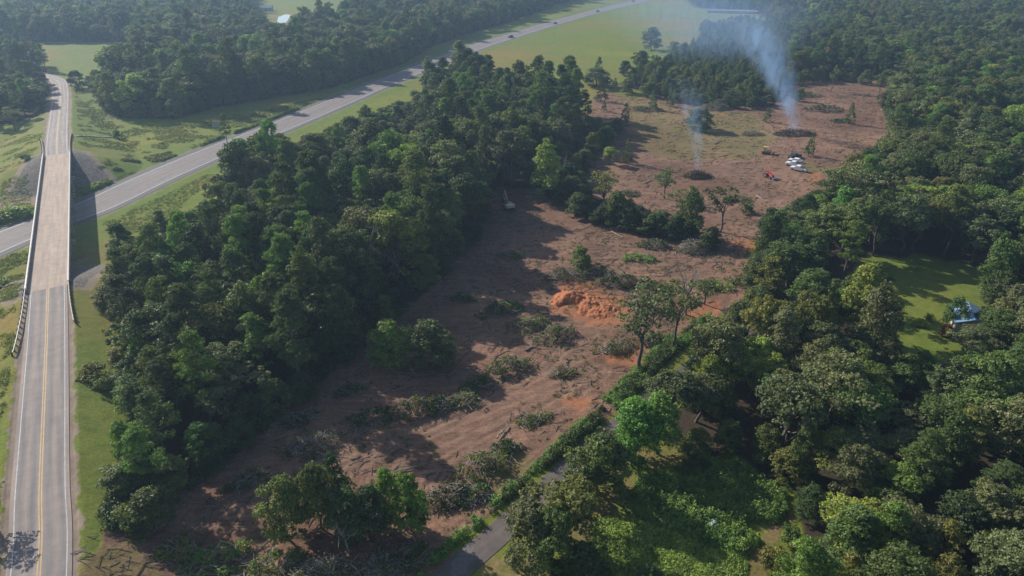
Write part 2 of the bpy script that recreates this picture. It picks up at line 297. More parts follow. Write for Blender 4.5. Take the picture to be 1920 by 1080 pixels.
# ------------------------------------------------------------------ the ground sheet
def build_ground():
    ys = [30.0]
    while ys[-1] < 8500: ys.append(ys[-1] + max(.33, ys[-1] * .0052 if ys[-1] < 900 else ys[-1] * .04))
    ys = np.array(ys); xs = np.linspace(-1, 1, 1150)
    X = xs[None, :] * (ys[:, None] * .86 + 45); Y = np.repeat(ys[:, None], len(xs), 1)
    Z = zground(X, Y)
    wx = X + (fbm(X / 5, Y / 5, 3) - .5) * 6; wy = Y + (fbm(X / 5 + 40, Y / 5 + 7, 3) - .5) * 6
    U, V = P(wx, wy, Z)
    def soft(polys):
        r = np.zeros(X.shape)
        for p in polys: r = np.maximum(r, inpoly(U, V, p).astype(float))
        for _ in range(2):
            r[1:-1, 1:-1] = (r[1:-1, 1:-1] * 2 + r[:-2, 1:-1] + r[2:, 1:-1] + r[1:-1, :-2] + r[1:-1, 2:]) / 6
        return r
    near = Y < 900
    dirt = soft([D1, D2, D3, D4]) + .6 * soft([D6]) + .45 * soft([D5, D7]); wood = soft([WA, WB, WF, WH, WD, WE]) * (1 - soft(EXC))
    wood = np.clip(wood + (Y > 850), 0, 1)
    olive = soft([[(1160, 180), (1260, 198), (1420, 215), (1460, 262), (1400, 300), (1290, 300), (1200, 285)], [(150, 1000), (240, 1000), (330, 1090), (140, 1100)], [(1500, 300), (1560, 320), (1520, 345)], [(880, 900), (960, 850), (1010, 870), (930, 950)]])
    dirt = np.clip(dirt, 0, 1) * (1 - .36 * olive)
    dS, pS = polydist(X, Y, S_RD); dN, pN = polydist(X, Y, N_RD); dr = np.minimum(dS, dN)
    jn = (fbm(X / 1.5, Y / 1.5, 2) - .5) * 1.6
    gravel = ((dr + jn < 4.6) & (Y > 20)).astype(float)
    dh, _ = polydist(X, Y, HW)
    gravel = np.maximum(gravel, ((dh + jn < 9.8)).astype(float) * .7)
    # stone paving on the slopes under the bridge
    c0 = np.array(S_RD[-1][:2]); c1 = np.array(N_RD[0][:2]); dv = (c1 - c0) / np.linalg.norm(c1 - c0); Ls = np.linalg.norm(c1 - c0)
    al = (X - c0[0]) * dv[0] + (Y - c0[1]) * dv[1]; la = (X - c0[0]) * dv[1] - (Y - c0[1]) * dv[0]
    stone = ((al > -2) & (al < 26) & (np.abs(la) < 7 + al * .25) & (Z > .25)) | ((al > Ls - 28) & (al < Ls + 3) & (np.abs(la) < 8.5 + (Ls - al) * .3) & (Z > .25))
    wide = ((al > -3.5) & (al < 29) & (np.abs(la) < 8.8 + al * .25) & (Z > .1)) | ((al > Ls - 31) & (al < Ls + 4.5) & (np.abs(la) < 10.5 + (Ls - al) * .3) & (Z > .1))
    gravel = np.maximum(gravel, (wide & ~stone) * .9); stone = stone.astype(float)
    lush = soft([LAWN, GRB]) * .8 + .42 * soft([[(150, 540), (185, 560), (190, 800), (205, 980), (150, 1080), (128, 1080), (120, 650)]]) + .6 * soft([
                 [(560, -30), (655, -30), (640, 50), (580, 50)], [(100, 85), (235, 85), (235, 125), (150, 130)]])
    lush = np.maximum(lush, ((dh > 10) & (dh + jn * 2 < 16)) * .75)
    lush = lush * (.45 + .75 * fbm(X / 9, Y / 9, 3)); lush = np.clip(lush, 0, 1)
    clay = soft([[(1022, 560), (1040, 525), (1090, 520), (1170, 570), (1180, 612), (1100, 606), (1040, 592)], [(1120, 650), (1215, 645), (1205, 690), (1140, 680)], [(1370, 455), (1425, 445), (1420, 475), (1380, 480)], [(1060, 745), (1100, 740), (1085, 775)], [(1510, 325), (1545, 322), (1550, 345), (1520, 342)], [(1300, 565), (1350, 560), (1340, 600), (1300, 598)], [(1145, 755), (1165, 740), (1100, 800)]])
    # churned soil relief
    a = math.radians(38); xr = X * math.cos(a) + Y * math.sin(a) + fbm(X / 40, Y / 40, 2) * 6; yr = -X * math.sin(a) + Y * math.cos(a) + fbm(X / 40 + 9, Y / 40, 2) * 6
    rel = (fbm(xr / 11, yr * .8, 2) - .5) * .15 + (fbm(X / 2.2, Y / 2.2, 4) - .5) * .26
    fade = np.clip(1.4 - Y / 420, .25, 1)
    dl, _ = polydist(X, Y, LN)
    trk = np.zeros_like(X); tz = np.zeros_like(X); box = (V > 180) & (V < 1060) & (U > 300) & (U < 1600)
    bx, by = X[box], Y[box]; ta = np.zeros(bx.shape); tb = np.zeros(bx.shape)
    for T in TRACKS:
        ln_ = smooth_line([G(*p) for p in T], 5); dd, _ = polydist(bx, by, ln_)
        rut = np.exp(-((dd - 1.15) / .34) ** 2); berm = np.exp(-((dd - 1.75) / .28) ** 2); fl = np.clip(1.9 - dd, 0, 1) * .5
        ta = np.maximum(ta, np.maximum(rut, fl)); tb += -.07 * rut + .045 * berm
    trk[box] = ta * (.5 + .9 * fbm(bx / 3, by / 3, 2)).clip(0, 1); tz[box] = np.clip(tb, -.2, .15)
    ok = np.clip((dl - 3.6) / 2, 0, 1) * np.clip((dr - 5.6) / 2, 0, 1) * np.clip((dh - 11) / 2, 0, 1)
    Z = Z + (rel * (dirt * .9 + .25) * fade + tz * dirt) * ok
    Z = np.where(dl < 3.4, -.06, Z); Z = np.where(dh < 10.2, -.06, Z)
    ni, nj = X.shape; idx = np.arange(ni * nj).reshape(ni, nj)
    Fq = np.stack([idx[:-1, :-1], idx[:-1, 1:], idx[1:, 1:], idx[1:, :-1]], -1).reshape(-1, 4)
    me = mesh_np('ground', np.stack([X, Y, Z], -1), Fq, [M_GROUND], smooth=True)
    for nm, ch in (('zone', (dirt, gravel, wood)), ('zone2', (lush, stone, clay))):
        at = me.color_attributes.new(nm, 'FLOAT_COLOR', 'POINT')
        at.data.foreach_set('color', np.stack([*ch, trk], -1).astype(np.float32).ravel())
    o = bpy.data.objects.new('ground', me); link(o); tag(o, 'ground of grass, cleared red soil and woodland floor', 'ground', kind='structure')
build_ground()

# ------------------------------------------------------------------ roads
def ribbon(name, line, offs, dz, m, zs=True, parent=None, seg=None, dash=None):
    pts = [np.array((p[0], p[1], p[2] if len(p) > 2 else 0.0)) for p in line]; V = []; UV = []; s = 0; Fq = []
    for i, p in enumerate(pts):
        t = pts[min(i + 1, len(pts) - 1)] - pts[max(i - 1, 0)]; t[2] = 0; t /= np.linalg.norm(t); n = np.array((t[1], -t[0], 0))
        if i: s += np.linalg.norm(p - pts[i - 1])
        for a in offs: q = p + n * a; V.append((q[0], q[1], p[2] + dz)); UV.append((s, a))
    k = len(offs)
    for i in range(len(pts) - 1):
        if dash and i % dash[1] >= dash[0]: continue
        for j in range(0, k - 1): Fq.append((i * k + j, i * k + j + 1, (i + 1) * k + j + 1, (i + 1) * k + j))
    me = mesh_np(name, V, Fq, [m], uv=UV); o = bpy.data.objects.new(name, me); link(o, parent); return o
M_ASPH = asphalt('road_asphalt', (.225, .205, .20), (.29, .26, .25), True)
M_HWY = asphalt('highway_asphalt', (.175, .155, .155), (.225, .20, .195))
M_SHLD = asphalt('shoulder_asphalt', (.085, .083, .09), (.11, .107, .11))
M_LANE = asphalt('lane_asphalt', (.095, .078, .072), (.145, .12, .11))
M_DECK = asphalt('deck_concrete', (.34, .26, .21), (.42, .335, .27))
M_WHITE = simple('road_paint_white', (.43, .42, .41), .7, var=.2, scale=1.5)
M_YEL = simple('road_paint_yellow', (.48, .32, .13), .7, var=.2, scale=1.5)
M_YELD = simple('worn_yellow_paint', (.17, .09, .045), .7, var=.3, scale=.6)
M_CONC = simple('concrete', (.34, .30, .26), .8, var=.2, scale=.8)
M_CONCD = simple('weathered_concrete', (.24, .21, .19), .85, var=.3, scale=.6)
M_STEEL = simple('galvanised_steel', (.42, .43, .45), .4, .6, var=.15)
M_RAILW = simple('pale_rail', (.46, .455, .45), .45, .1, var=.1)
M_WOODP = simple('creosote_post', (.07, .055, .045), .9, var=.3)
def dens(line, step):
    out = [np.array(line[0], float)]
    for a, b in zip(line[:-1], line[1:]):
        a = np.array(a, float); b = np.array(b, float); n = max(1, int(np.linalg.norm(b - a) / step))
        out += [a + (b - a) * (k + 1) / n for k in range(n)]
    return out
S2 = dens(S_RD, 3); N2 = dens(N_RD, 3)
for ln, nm in ((S2, 'overpass_road'), (N2, 'overpass_road')):
    r = ribbon(nm, ln, (-3.6, -1.8, 0, 1.8, 3.6), 0.0, M_ASPH); tag(r, 'grey two lane asphalt road leading up to the overpass' if ln is S2 else 'grey asphalt road running away beyond the overpass', 'road', kind='structure')
    for a in (-3.02, 3.02): ribbon('edge_line', ln, (a - .06, a + .06), .006, M_WHITE, parent=r)
    for a in (-.16, .16): ribbon('centre_line', ln, (a - .07, a + .07), .006, M_YEL, parent=r)
hw = ribbon('highway', HW, (-9.0, -6.5, -3, 0, 3, 6.5, 9.0), .0, M_SHLD); tag(hw, 'highway crossing under the bridge and running to the top edge', 'road', kind='structure')
ribbon('traffic_lanes', HW, (-6.45, -3, 0, 3, 6.45), .006, M_HWY, parent=hw)
for a in (-6.2, 6.2): ribbon('edge_line', HW, (a - .18, a + .18), .012, M_WHITE, parent=hw)
for a in (-.3, .3): ribbon('centre_line', HW, (a - .13, a + .13), .012, M_YELD, parent=hw)
ln = ribbon('lane', LN, (-1.95, -1, 1, 1.95), .0, M_LANE); tag(ln, 'narrow dark asphalt lane between the hedge and the yard', 'road', kind='structure')
px, py = G(868, 1050)
V = [(px + .6 * math.sin(a) + (1.3 * math.cos(a)) * (1 + .3 * math.sin(5 * a) * math.sin(3.3 * a + 1)), py + 2.6 * math.sin(a) * (1 + .12 * math.cos(7 * a)), .006) for a in np.linspace(0, 2 * math.pi, 60)[:-1]]
me = bpy.data.meshes.new('worn_patch'); me.from_pydata(V, [], [tuple(range(len(V)))]); me.materials.append(simple('worn_asphalt', (.145, .13, .125), .9, var=.2, scale=2)); link(bpy.data.objects.new('worn_patch', me), ln)

# ------------------------------------------------------------------ bridge
def build_bridge():
    c0 = Vector((*S_RD[-1][:2], 0)); c1 = Vector((*N_RD[0][:2], 0)); d = (c1 - c0); Ls = d.length; ang = math.atan2(d.y, d.x)
    t = empty('road_bridge', (c0.x, c0.y, 0), ang); tag(t, 'long concrete road bridge with pale deck crossing over the highway', 'bridge')
    Z = DECK_Z
    V = []; UV = []
    o = MB().box((Ls / 2, 0, Z - .12), (Ls + .6, 7.7, .25)).build('deck', M_DECK, t)
    uvl = o.data.uv_layers.new(name='UVMap')
    for lp in o.data.loops: c = o.data.vertices[lp.vertex_index].co; uvl.data[lp.index].uv = (c.x, c.y)
    for k in range(1, 4):
        MB().box((Ls * k / 4, 0, Z + .008), (.12, 7.3, .01)).build('expansion_joint', M_CONCD, t)
    for s in (-1, 1):
        y = s * 3.95
        MB().prism([(0, Z - .25, 0), (Ls + (0), Z - .25, 0), (Ls, Z + .5, 0), (0, Z + .5, 0)], y - .16, y + .16).build('parapet', M_CONC, t)
        n = int(Ls / 3)
        for k in range(n + 1): MB().box((Ls * k / n, y, Z + .65), (.16, .14, .3)).build('rail_post', M_STEEL, t)
        MB().box((Ls / 2, y, Z + .86), (Ls, .24, .14)).build('top_rail', M_RAILW, t)
    g = MB()
    for y in (-2.9, -1.0, 1.0, 2.9): MB().box((Ls / 2, y, Z - .8), (Ls - .8, .45, 1.1)).build('girder', M_CONCD, t)
    for f in (.27, .43, .62, .78):
        x = Ls * f; 
        p = MB().box((x, 0, Z - 1.75), (1.1, 9.6, .9)).build('pier_cap', M_CONC, t, bev=.05)
        for y in (-3.4, 0, 3.4): MB().tube((x, y, -.5), (x, y, Z - 2.15), .45, .45, 14).build('pier_column', M_CONC, p, smooth=False)
    for x, s in ((.2, 1), (Ls - .2, -1)):
        MB().box((x, 0, Z - 1.3), (.7, 7.9, 2.0)).build('abutment', M_CONCD, t)
build_bridge()
def guardrail(line, side, n, label, flare):
    pts = [np.array(p) for p in line]
    t = empty('guardrail', tuple(pts[0])); tag(t, label, 'guardrail', 'guardrails at the bridge ends')
    rb = MB(); 
    q = [p - pts[0] for p in pts]
    for a, b in zip(q[:-1], q[1:]):
        a = Vector(a); b = Vector(b); dd = (b - a); an = math.atan2(dd.y, dd.x); c = (a + b) / 2
        ry = -math.atan2(dd.z, math.hypot(dd.x, dd.y))
        rb.box((c.x, c.y, c.z + .72), (dd.length + .05, .09, .32), an, ry=ry)
    rb.build('rail', M_RAILW, t)
    for p in q:
        MB().box((p[0] + side * .28, p[1], p[2] + .32), (.2, .24, .9)).build('post', M_WOODP, t)
        MB().box((p[0] + side * .14, p[1], p[2] + .7), (.2, .16, .32)).build('block', M_WOODP, t)
def rail_line(path, off, s0, s1, flare, n):
    pts = dens(path, 1.0); out = []
    L_ = len(pts)
    for k in range(n):
        f = k / (n - 1); i = s0 + (s1 - s0) * f; i0 = int(min(max(i, 0), L_ - 2)); fr = i - i0
        p = pts[i0] * (1 - fr) + pts[i0 + 1] * fr; t = pts[i0 + 1] - pts[i0]; t = t / np.linalg.norm(t[:2]); nn = np.array((t[1], -t[0], 0))
        o_ = off + math.copysign(flare * f ** 2, off); q = p + nn * o_; out.append((q[0], q[1], p[2] - .05))
    return out
sd_ = dens(S_RD, 1.0); nS = len(sd_) - 1
guardrail(rail_line(S_RD, -4.0, nS, nS - 21, 1.0, 13), -1, 13, 'pale guardrail on dark posts left of the road at the near end of the bridge', 1)
guardrail(rail_line(S_RD, 4.0, nS, nS - 15, .7, 12), 1, 12, 'pale guardrail on dark posts right of the road at the near end of the bridge', 1)
guardrail(rail_line(N_RD, 4.0, 0, 24, .8, 12), 1, 12, 'short guardrail right of the road beyond the far end of the bridge', 1)
guardrail(rail_line(N_RD, -4.0, 0, 22, 1.0, 12), -1, 12, 'curved guardrail left of the road beyond the far end of the bridge', 1)

# ------------------------------------------------------------------ foliage materials
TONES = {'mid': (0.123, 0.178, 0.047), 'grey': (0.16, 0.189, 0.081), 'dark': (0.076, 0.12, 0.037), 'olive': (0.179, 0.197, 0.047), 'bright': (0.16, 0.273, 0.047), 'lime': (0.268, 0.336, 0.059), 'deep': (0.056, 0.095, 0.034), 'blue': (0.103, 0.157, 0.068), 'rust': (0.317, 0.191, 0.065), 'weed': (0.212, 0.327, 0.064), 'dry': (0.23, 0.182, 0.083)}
TM = {}
def leafmat(tone):
    if tone in TM: return TM[tone]
    c = TONES[tone]; m, t, b = mat('foliage_' + tone); pos = ocoord(t)
    oi = t.nodes.new('ShaderNodeObjectInfo')
    n1 = noise(t, pos, .45, 2); n2 = noise(t, pos, 3.5, 2)
    base = ramp(t, n1, [(.35, (c[0] * .72, c[1] * .75, c[2] * .72)), (.65, (c[0] * 1.3, c[1] * 1.22, c[2] * 1.15))])
    base = mixc(t, .8, base, ramp(t, n2, [(.3, (.6, .62, .6)), (.7, (1.35, 1.3, 1.2))]), 'MULTIPLY')
    hs = t.nodes.new('ShaderNodeHueSaturation'); L(t, base, hs.inputs['Color'])
    L(t, mth(t, 'MULTIPLY_ADD', oi.outputs['Random'], .05, .478), hs.inputs['Hue'])
    r2 = mth(t, 'FRACT', mth(t, 'MULTIPLY', oi.outputs['Random'], 37.7))
    L(t, mth(t, 'MULTIPLY_ADD', r2, .55, .72), hs.inputs['Value']); hs.inputs['Saturation'].default_value = .95
    L(t, hs.outputs[0], b.inputs['Base Color']); b.inputs['Roughness'].default_value = .55; b.inputs['Specular IOR Level'].default_value = .25
    tr = t.nodes.new('ShaderNodeBsdfTranslucent'); L(t, mixc(t, 1.0, hs.outputs[0], (1.25, 1.35, .6), 'MULTIPLY'), tr.inputs[0])
    mx = t.nodes.new('ShaderNodeMixShader'); mx.inputs[0].default_value = .28; L(t, b.outputs[0], mx.inputs[1]); L(t, tr.outputs[0], mx.inputs[2])
    L(t, mx.outputs[0], t.nodes['Material Output'].inputs['Surface']); TM[tone] = m; return m
def barkmat(name, c):
    m, t, b = mat(name); pos = ocoord(t); mp = t.nodes.new('ShaderNodeMapping'); mp.inputs['Scale'].default_value = (6, 6, 1.2); L(t, pos, mp.inputs['Vector'])
    f = noise(t, mp.outputs[0], 1, 5); L(t, ramp(t, f, [(.3, tuple(x * .6 for x in c)), (.7, tuple(x * 1.35 for x in c))]), b.inputs['Base Color'])
    b.inputs['Roughness'].default_value = .95; bump(t, b, f, .5, .1); return m
M_BARK = barkmat('bark', (.12, .098, .08)); M_PALE = barkmat('pale_wood', (.30, .26, .215)); M_DEAD = barkmat('dead_wood', (.24, .215, .19)); M_CHAR = barkmat('charred_wood', (.035, .03, .03))

# ------------------------------------------------------------------ plant shapes
def quads(c, nrm, w, h, rng):
    n = len(c); r = rng.normal(size=(n, 3)); t = np.cross(nrm, r); t /= np.linalg.norm(t, axis=1)[:, None] + 1e-9; b = np.cross(nrm, t)
    w = np.broadcast_to(np.asarray(w, float), (n,))[:, None]; h = np.broadcast_to(np.asarray(h, float), (n,))[:, None]
    return np.stack([c - t * w - b * h * .15, c - b * h, c + t * w + b * h * .1, c + b * h], 1)
def lobes_to_quads(lobes, dens_, w, h, rng, spread=.55):
    out = []
    for (cx, cy, cz, r, rz) in lobes:
        n = int(dens_ * r * r); d = rng.normal(size=(n, 3)); d /= np.linalg.norm(d, axis=1)[:, None]
        d[:, 2] = np.where((d[:, 2] < -.25) & (rng.random(n) < .75), -d[:, 2], d[:, 2])
        rr = rng.uniform(.55, 1.06, n) ** .7
        rr *= 1 + .22 * np.sin(d[:, 0] * 5 + cx * 3) * np.cos(d[:, 1] * 4 + cy * 2)
        k = int(9 * r * r) + 5; sd_ = rng.normal(size=(k, 3)); sd_ /= np.linalg.norm(sd_, axis=1)[:, None]; sd_[:, 2] = np.where(sd_[:, 2] < -.3, -sd_[:, 2], sd_[:, 2]); pick = rng.integers(0, k, n)
        sub = sd_[pick] * rng.uniform(.75, 1.15, k)[pick][:, None]; loose = rng.random(n)[:, None] < .22
        pos_ = np.where(loose, d * rr[:, None], sub + d * rng.uniform(.1, .36, n)[:, None]); d = np.where(loose, d, sub * .6 + d * .55)
        p = np.array((cx, cy, cz)) + pos_ * np.array((r, r, rz))
        nr = d + rng.normal(size=(n, 3)) * spread; nr /= np.linalg.norm(nr, axis=1)[:, None]
        s = rng.uniform(.65, 1.25, n); out.append(quads(p, nr, w * s, h * s, rng))
    return np.concatenate(out)
def quad_mesh(name, Q, m):
    n = len(Q); return mesh_np(name, Q.reshape(-1, 3), np.arange(n * 4).reshape(n, 4), [m])
def limb(mb, p0, p1, r0, r1, rng, seg=3, wob=.12, n=5):
    p0 = np.array(p0, float); p1 = np.array(p1, float); Ln = np.linalg.norm(p1 - p0); last = p0; lr = r0
    for k in range(1, seg + 1):
        f = k / seg; q = p0 + (p1 - p0) * f + (rng.normal(size=3) * Ln * wob / seg if k < seg else 0); r = r0 + (r1 - r0) * f
        mb.tube(last, q, lr, r, n, cap=False); last = q; lr = r
SHAPES = {}
def shape(kind, var):
    key = (kind, var)
    if key in SHAPES: return SHAPES[key]
    rng = np.random.default_rng(hash((len(kind) * 7 + ord(kind[0]) * 31 + ord(kind[-1]), var)) % 99991); mb = MB(); lob = []
    if kind == 'broad':     # 14 m high, 4.6 m radius
        squat = rng.uniform(.7, 1.3); ph = rng.uniform(0, 6.28); tx, ty = rng.normal(size=2) * .7
        n = int(rng.integers(40, 58))
        for k in range(n):
            d = rng.normal(size=3); d /= np.linalg.norm(d); d[2] = abs(d[2]) * 1.0 if rng.random() < .72 else d[2]
            a = math.atan2(d[1], d[0]); env = (1 + .26 * math.sin(2 * a + ph) + .16 * math.sin(3 * a + ph * 2)) * (1 - .35 * max(0, d[2]) * (squat > 1.05))
            rr = rng.uniform(.4, 1.08) ** .5; r = rng.uniform(.6, 1.45)
            lob.append((tx * d[2] + d[0] * rr * 3.75 * env, d[1] * rr * 3.75 * env, 8.3 + d[2] * rr * 4.5 * squat, r, r * .8))
        Q = lobes_to_quads(lob, 210, .125, .18, rng)
        limb(mb, (0, 0, -.4), (.2, .1, 7.5), .30, .16, rng, 4, n=7)
        for k in range(9): l = lob[k * 5]; limb(mb, (.05, .05, rng.uniform(3, 6.5)), l[:3], .13, .03, rng)
    elif kind == 'edge':    # leafy to the ground, 11 m
        ph = rng.uniform(0, 6.28)
        for k in range(58):
            z = rng.uniform(.06, 1) ** .85; a = rng.uniform(0, 6.28); env = (1 - (z - .38) ** 2 * 2.1) * (1 + .2 * math.sin(2 * a + ph)); rr = rng.uniform(.55, 1)
            r = rng.uniform(.7, 1.35); lob.append((math.cos(a) * rr * 3.2 * env, math.sin(a) * rr * 3.2 * env, z * 10.3, r, r * .85))
        Q = lobes_to_quads(lob, 210, .12, .175, rng)
        limb(mb, (0, 0, -.4), (.2, .1, 8), .24, .08, rng, 4)
        for k in range(5): l = lob[k * 7]; limb(mb, (.05, .05, max(.6, l[2] * .7)), l[:3], .08, .02, rng)
    elif kind == 'pine':    # 17 m, tufted
        for k in range(54):
            z = rng.uniform(0, 1) ** .8; a = rng.uniform(0, 6.28); env = (1 - z ** 2.2) * .92 + .12; env *= .55 + .45 * min(1, z * 3 + .2)
            rr = rng.uniform(.45, 1); r = rng.uniform(.65, 1.12)
            lob.append((math.cos(a) * rr * 3.5 * env, math.sin(a) * rr * 3.5 * env, 5.6 + z * 10.9, r, r * .62))
        Q = lobes_to_quads(lob, 330, .055, .24, rng, .8)
        limb(mb, (0, 0, -.4), (.1, .1, 15.5), .27, .06, rng, 6, .05, 7)
        for l in lob[::2]: limb(mb, (.05, .05, l[2] - .9), l[:3], .07, .02, rng, 2)
    elif kind == 'cedar':   # 8 m cone
        for k in range(70):
            z = rng.uniform(0, 1) ** 1.2; a = rng.uniform(0, 6.28); env = (1 - z) ** .75 + .04; rr = rng.uniform(.6, 1); r = rng.uniform(.4, .68) * (1.1 - z * .5)
            lob.append((math.cos(a) * rr * 2.3 * env, math.sin(a) * rr * 2.3 * env, .7 + z * 7.0, r, r * 1.0))
        Q = lobes_to_quads(lob, 260, .07, .19, rng, .7); limb(mb, (0, 0, -.3), (0, 0, 7), .13, .03, rng, 4, .03)
    elif kind == 'tall':    # 18 m narrow vine hung
        for k in range(64):
            z = rng.uniform(0, 1) ** .8; a = rng.uniform(0, 6.28); env = math.sin(math.pi * (z * .82 + .16)) ** .6; rr = rng.uniform(.5, 1); r = rng.uniform(.7, 1.25)
            lob.append((math.cos(a) * rr * 2.9 * env, math.sin(a) * rr * 2.9 * env, 2.6 + z * 14.6, r, r * .95))
        Q = lobes_to_quads(lob, 210, .12, .17, rng); limb(mb, (0, 0, -.4), (.2, 0, 15), .26, .07, rng, 5, .05, 7)
        for l in lob[::7]: limb(mb, (.05, .05, l[2] - 1.2), l[:3], .09, .02, rng, 2)
    elif kind == 'sparse':  # 13 m open crown
        tips = []
        limb(mb, (0, 0, -.4), (.25, .1, 6.0), .26, .2, rng, 3, .05, 7)
        for k in range(6):
            a = k * 1.05 + rng.uniform(-.3, .3); e = np.array((math.cos(a) * rng.uniform(1.4, 3), math.sin(a) * rng.uniform(1.4, 3), rng.uniform(8, 12))); limb(mb, (.25, .1, rng.uniform(4, 6)), e, .13, .04, rng, 3)
            for j in range(4): q = e + rng.normal(size=3) * (1.2, 1.2, .9); limb(mb, e - (e - np.array((.25, .1, 6))) * rng.uniform(0, .5), q, .05, .015, rng, 2); tips.append(q)
        for q in tips: r = rng.uniform(.6, 1.15); lob.append((q[0], q[1], q[2], r, r * .7))
        for j in range(7): a = rng.uniform(0, 6.28); lob.append((math.cos(a) * 1.6, math.sin(a) * 1.6, rng.uniform(6, 9), .8, .8))
        Q = lobes_to_quads(lob, 95, .14, .20, rng, .8)
    elif kind == 'dead':
        limb(mb, (0, 0, -.4), (.3, .1, 5.5), .24, .16, rng, 3, .05, 7); lob = [(0, 0, 5, .4, .4)]
        for k in range(7):
            a = k * .95 + rng.uniform(-.3, .3); e = np.array((math.cos(a) * rng.uniform(1.2, 3.2), math.sin(a) * rng.uniform(1.2, 3.2), rng.uniform(7.5, 12.5))); limb(mb, (.2, .1, rng.uniform(3, 5.4)), e, .13, .05, rng, 4)
            for j in range(5): q = e + rng.normal(size=3) * (1.1, 1.1, 1.0); limb(mb, e - (e - np.array((.2, .1, 5))) * rng.uniform(0, .5), q, .05, .02, rng, 3)
        Q = lobes_to_quads([(rng.normal() * 1.5, rng.normal() * 1.5, rng.uniform(7, 10), .5, .4) for _ in range(4)], 60, .12, .16, rng)
    elif kind == 'bush':    # 3 m
        for k in range(30):
            d = rng.normal(size=3); d /= np.linalg.norm(d); d[2] = abs(d[2]); r = rng.uniform(.4, .75); rr = rng.uniform(.4, 1)
            lob.append((d[0] * rr * 1.9, d[1] * rr * 1.9, .35 + d[2] * rr * 2.1, r, r * .85))
        Q = lobes_to_quads(lob, 230, .10, .15, rng)
        for k in range(5): l = lob[k]; limb(mb, (0, 0, -.2), l[:3], .06, .02, rng, 2)
    t = MB(); SHAPES[key] = (Q, mb); return SHAPES[key]
CROWN = {}; TRUNK = {}
def crown_mesh(kind, var):
    k = (kind, var)
    if k not in CROWN: CROWN[k] = quad_mesh('crown', shape(kind, var)[0], leafmat('mid'))
    return CROWN[k]
def trunk_mesh(kind, var, bark=None):
    bark = bark or (M_DEAD if kind == 'dead' else M_BARK); k = (kind, var, bark.name)
    if k not in TRUNK:
        mb = shape(kind, var)[1]; me = bpy.data.meshes.new('trunk'); me.from_pydata(mb.v, [], mb.f); me.materials.append(bark); me.polygons.foreach_set('use_smooth', [True] * len(me.polygons)); me.update(); TRUNK[k] = me
    return TRUNK[k]
BASE = {'broad': (14, 9.6), 'edge': (11, 8.0), 'pine': (17, 7.6), 'cedar': (8, 4.9), 'tall': (18, 7.2), 'sparse': (13, 7), 'dead': (13, 6), 'bush': (3, 5)}
NVAR = {'broad': 9, 'edge': 6, 'pine': 6, 'cedar': 3, 'tall': 2, 'sparse': 3, 'dead': 3, 'bush': 4}
NAME = {'broad': 'broadleaf_tree', 'edge': 'leafy_tree', 'pine': 'pine_tree', 'cedar': 'cedar_tree', 'tall': 'tall_tree', 'sparse': 'open_crowned_tree', 'dead': 'dead_tree', 'bush': 'bush'}
CAT = {'bush': 'bush'}
def plant(kind, x, y, h, w, tone, label, group=None, var=None, rz=None, bark=None):
    var = int(R.integers(NVAR[kind])) if var is None else var
    e = empty(NAME[kind], (x, y, zg(x, y)), R.uniform(0, 6.28) if rz is None else rz); e.rotation_euler = (R.normal() * .035, R.normal() * .035, e.rotation_euler[2])
    bh, bw = BASE[kind]; e.scale = (w / bw, w / bw, h / bh); tag(e, label, CAT.get(kind, 'tree'), group)
    if kind != 'dead' or tone != 'none': 
        c = link(bpy.data.objects.new('crown' if kind != 'bush' else 'leaves', crown_mesh(kind, var)), e); c.material_slots[0].link = 'OBJECT'; c.material_slots[0].material = leafmat(tone if tone != 'none' else 'olive')
    link(bpy.data.objects.new('trunk' if kind != 'bush' else 'stems', trunk_mesh(kind, var, bark)), e)
    return e

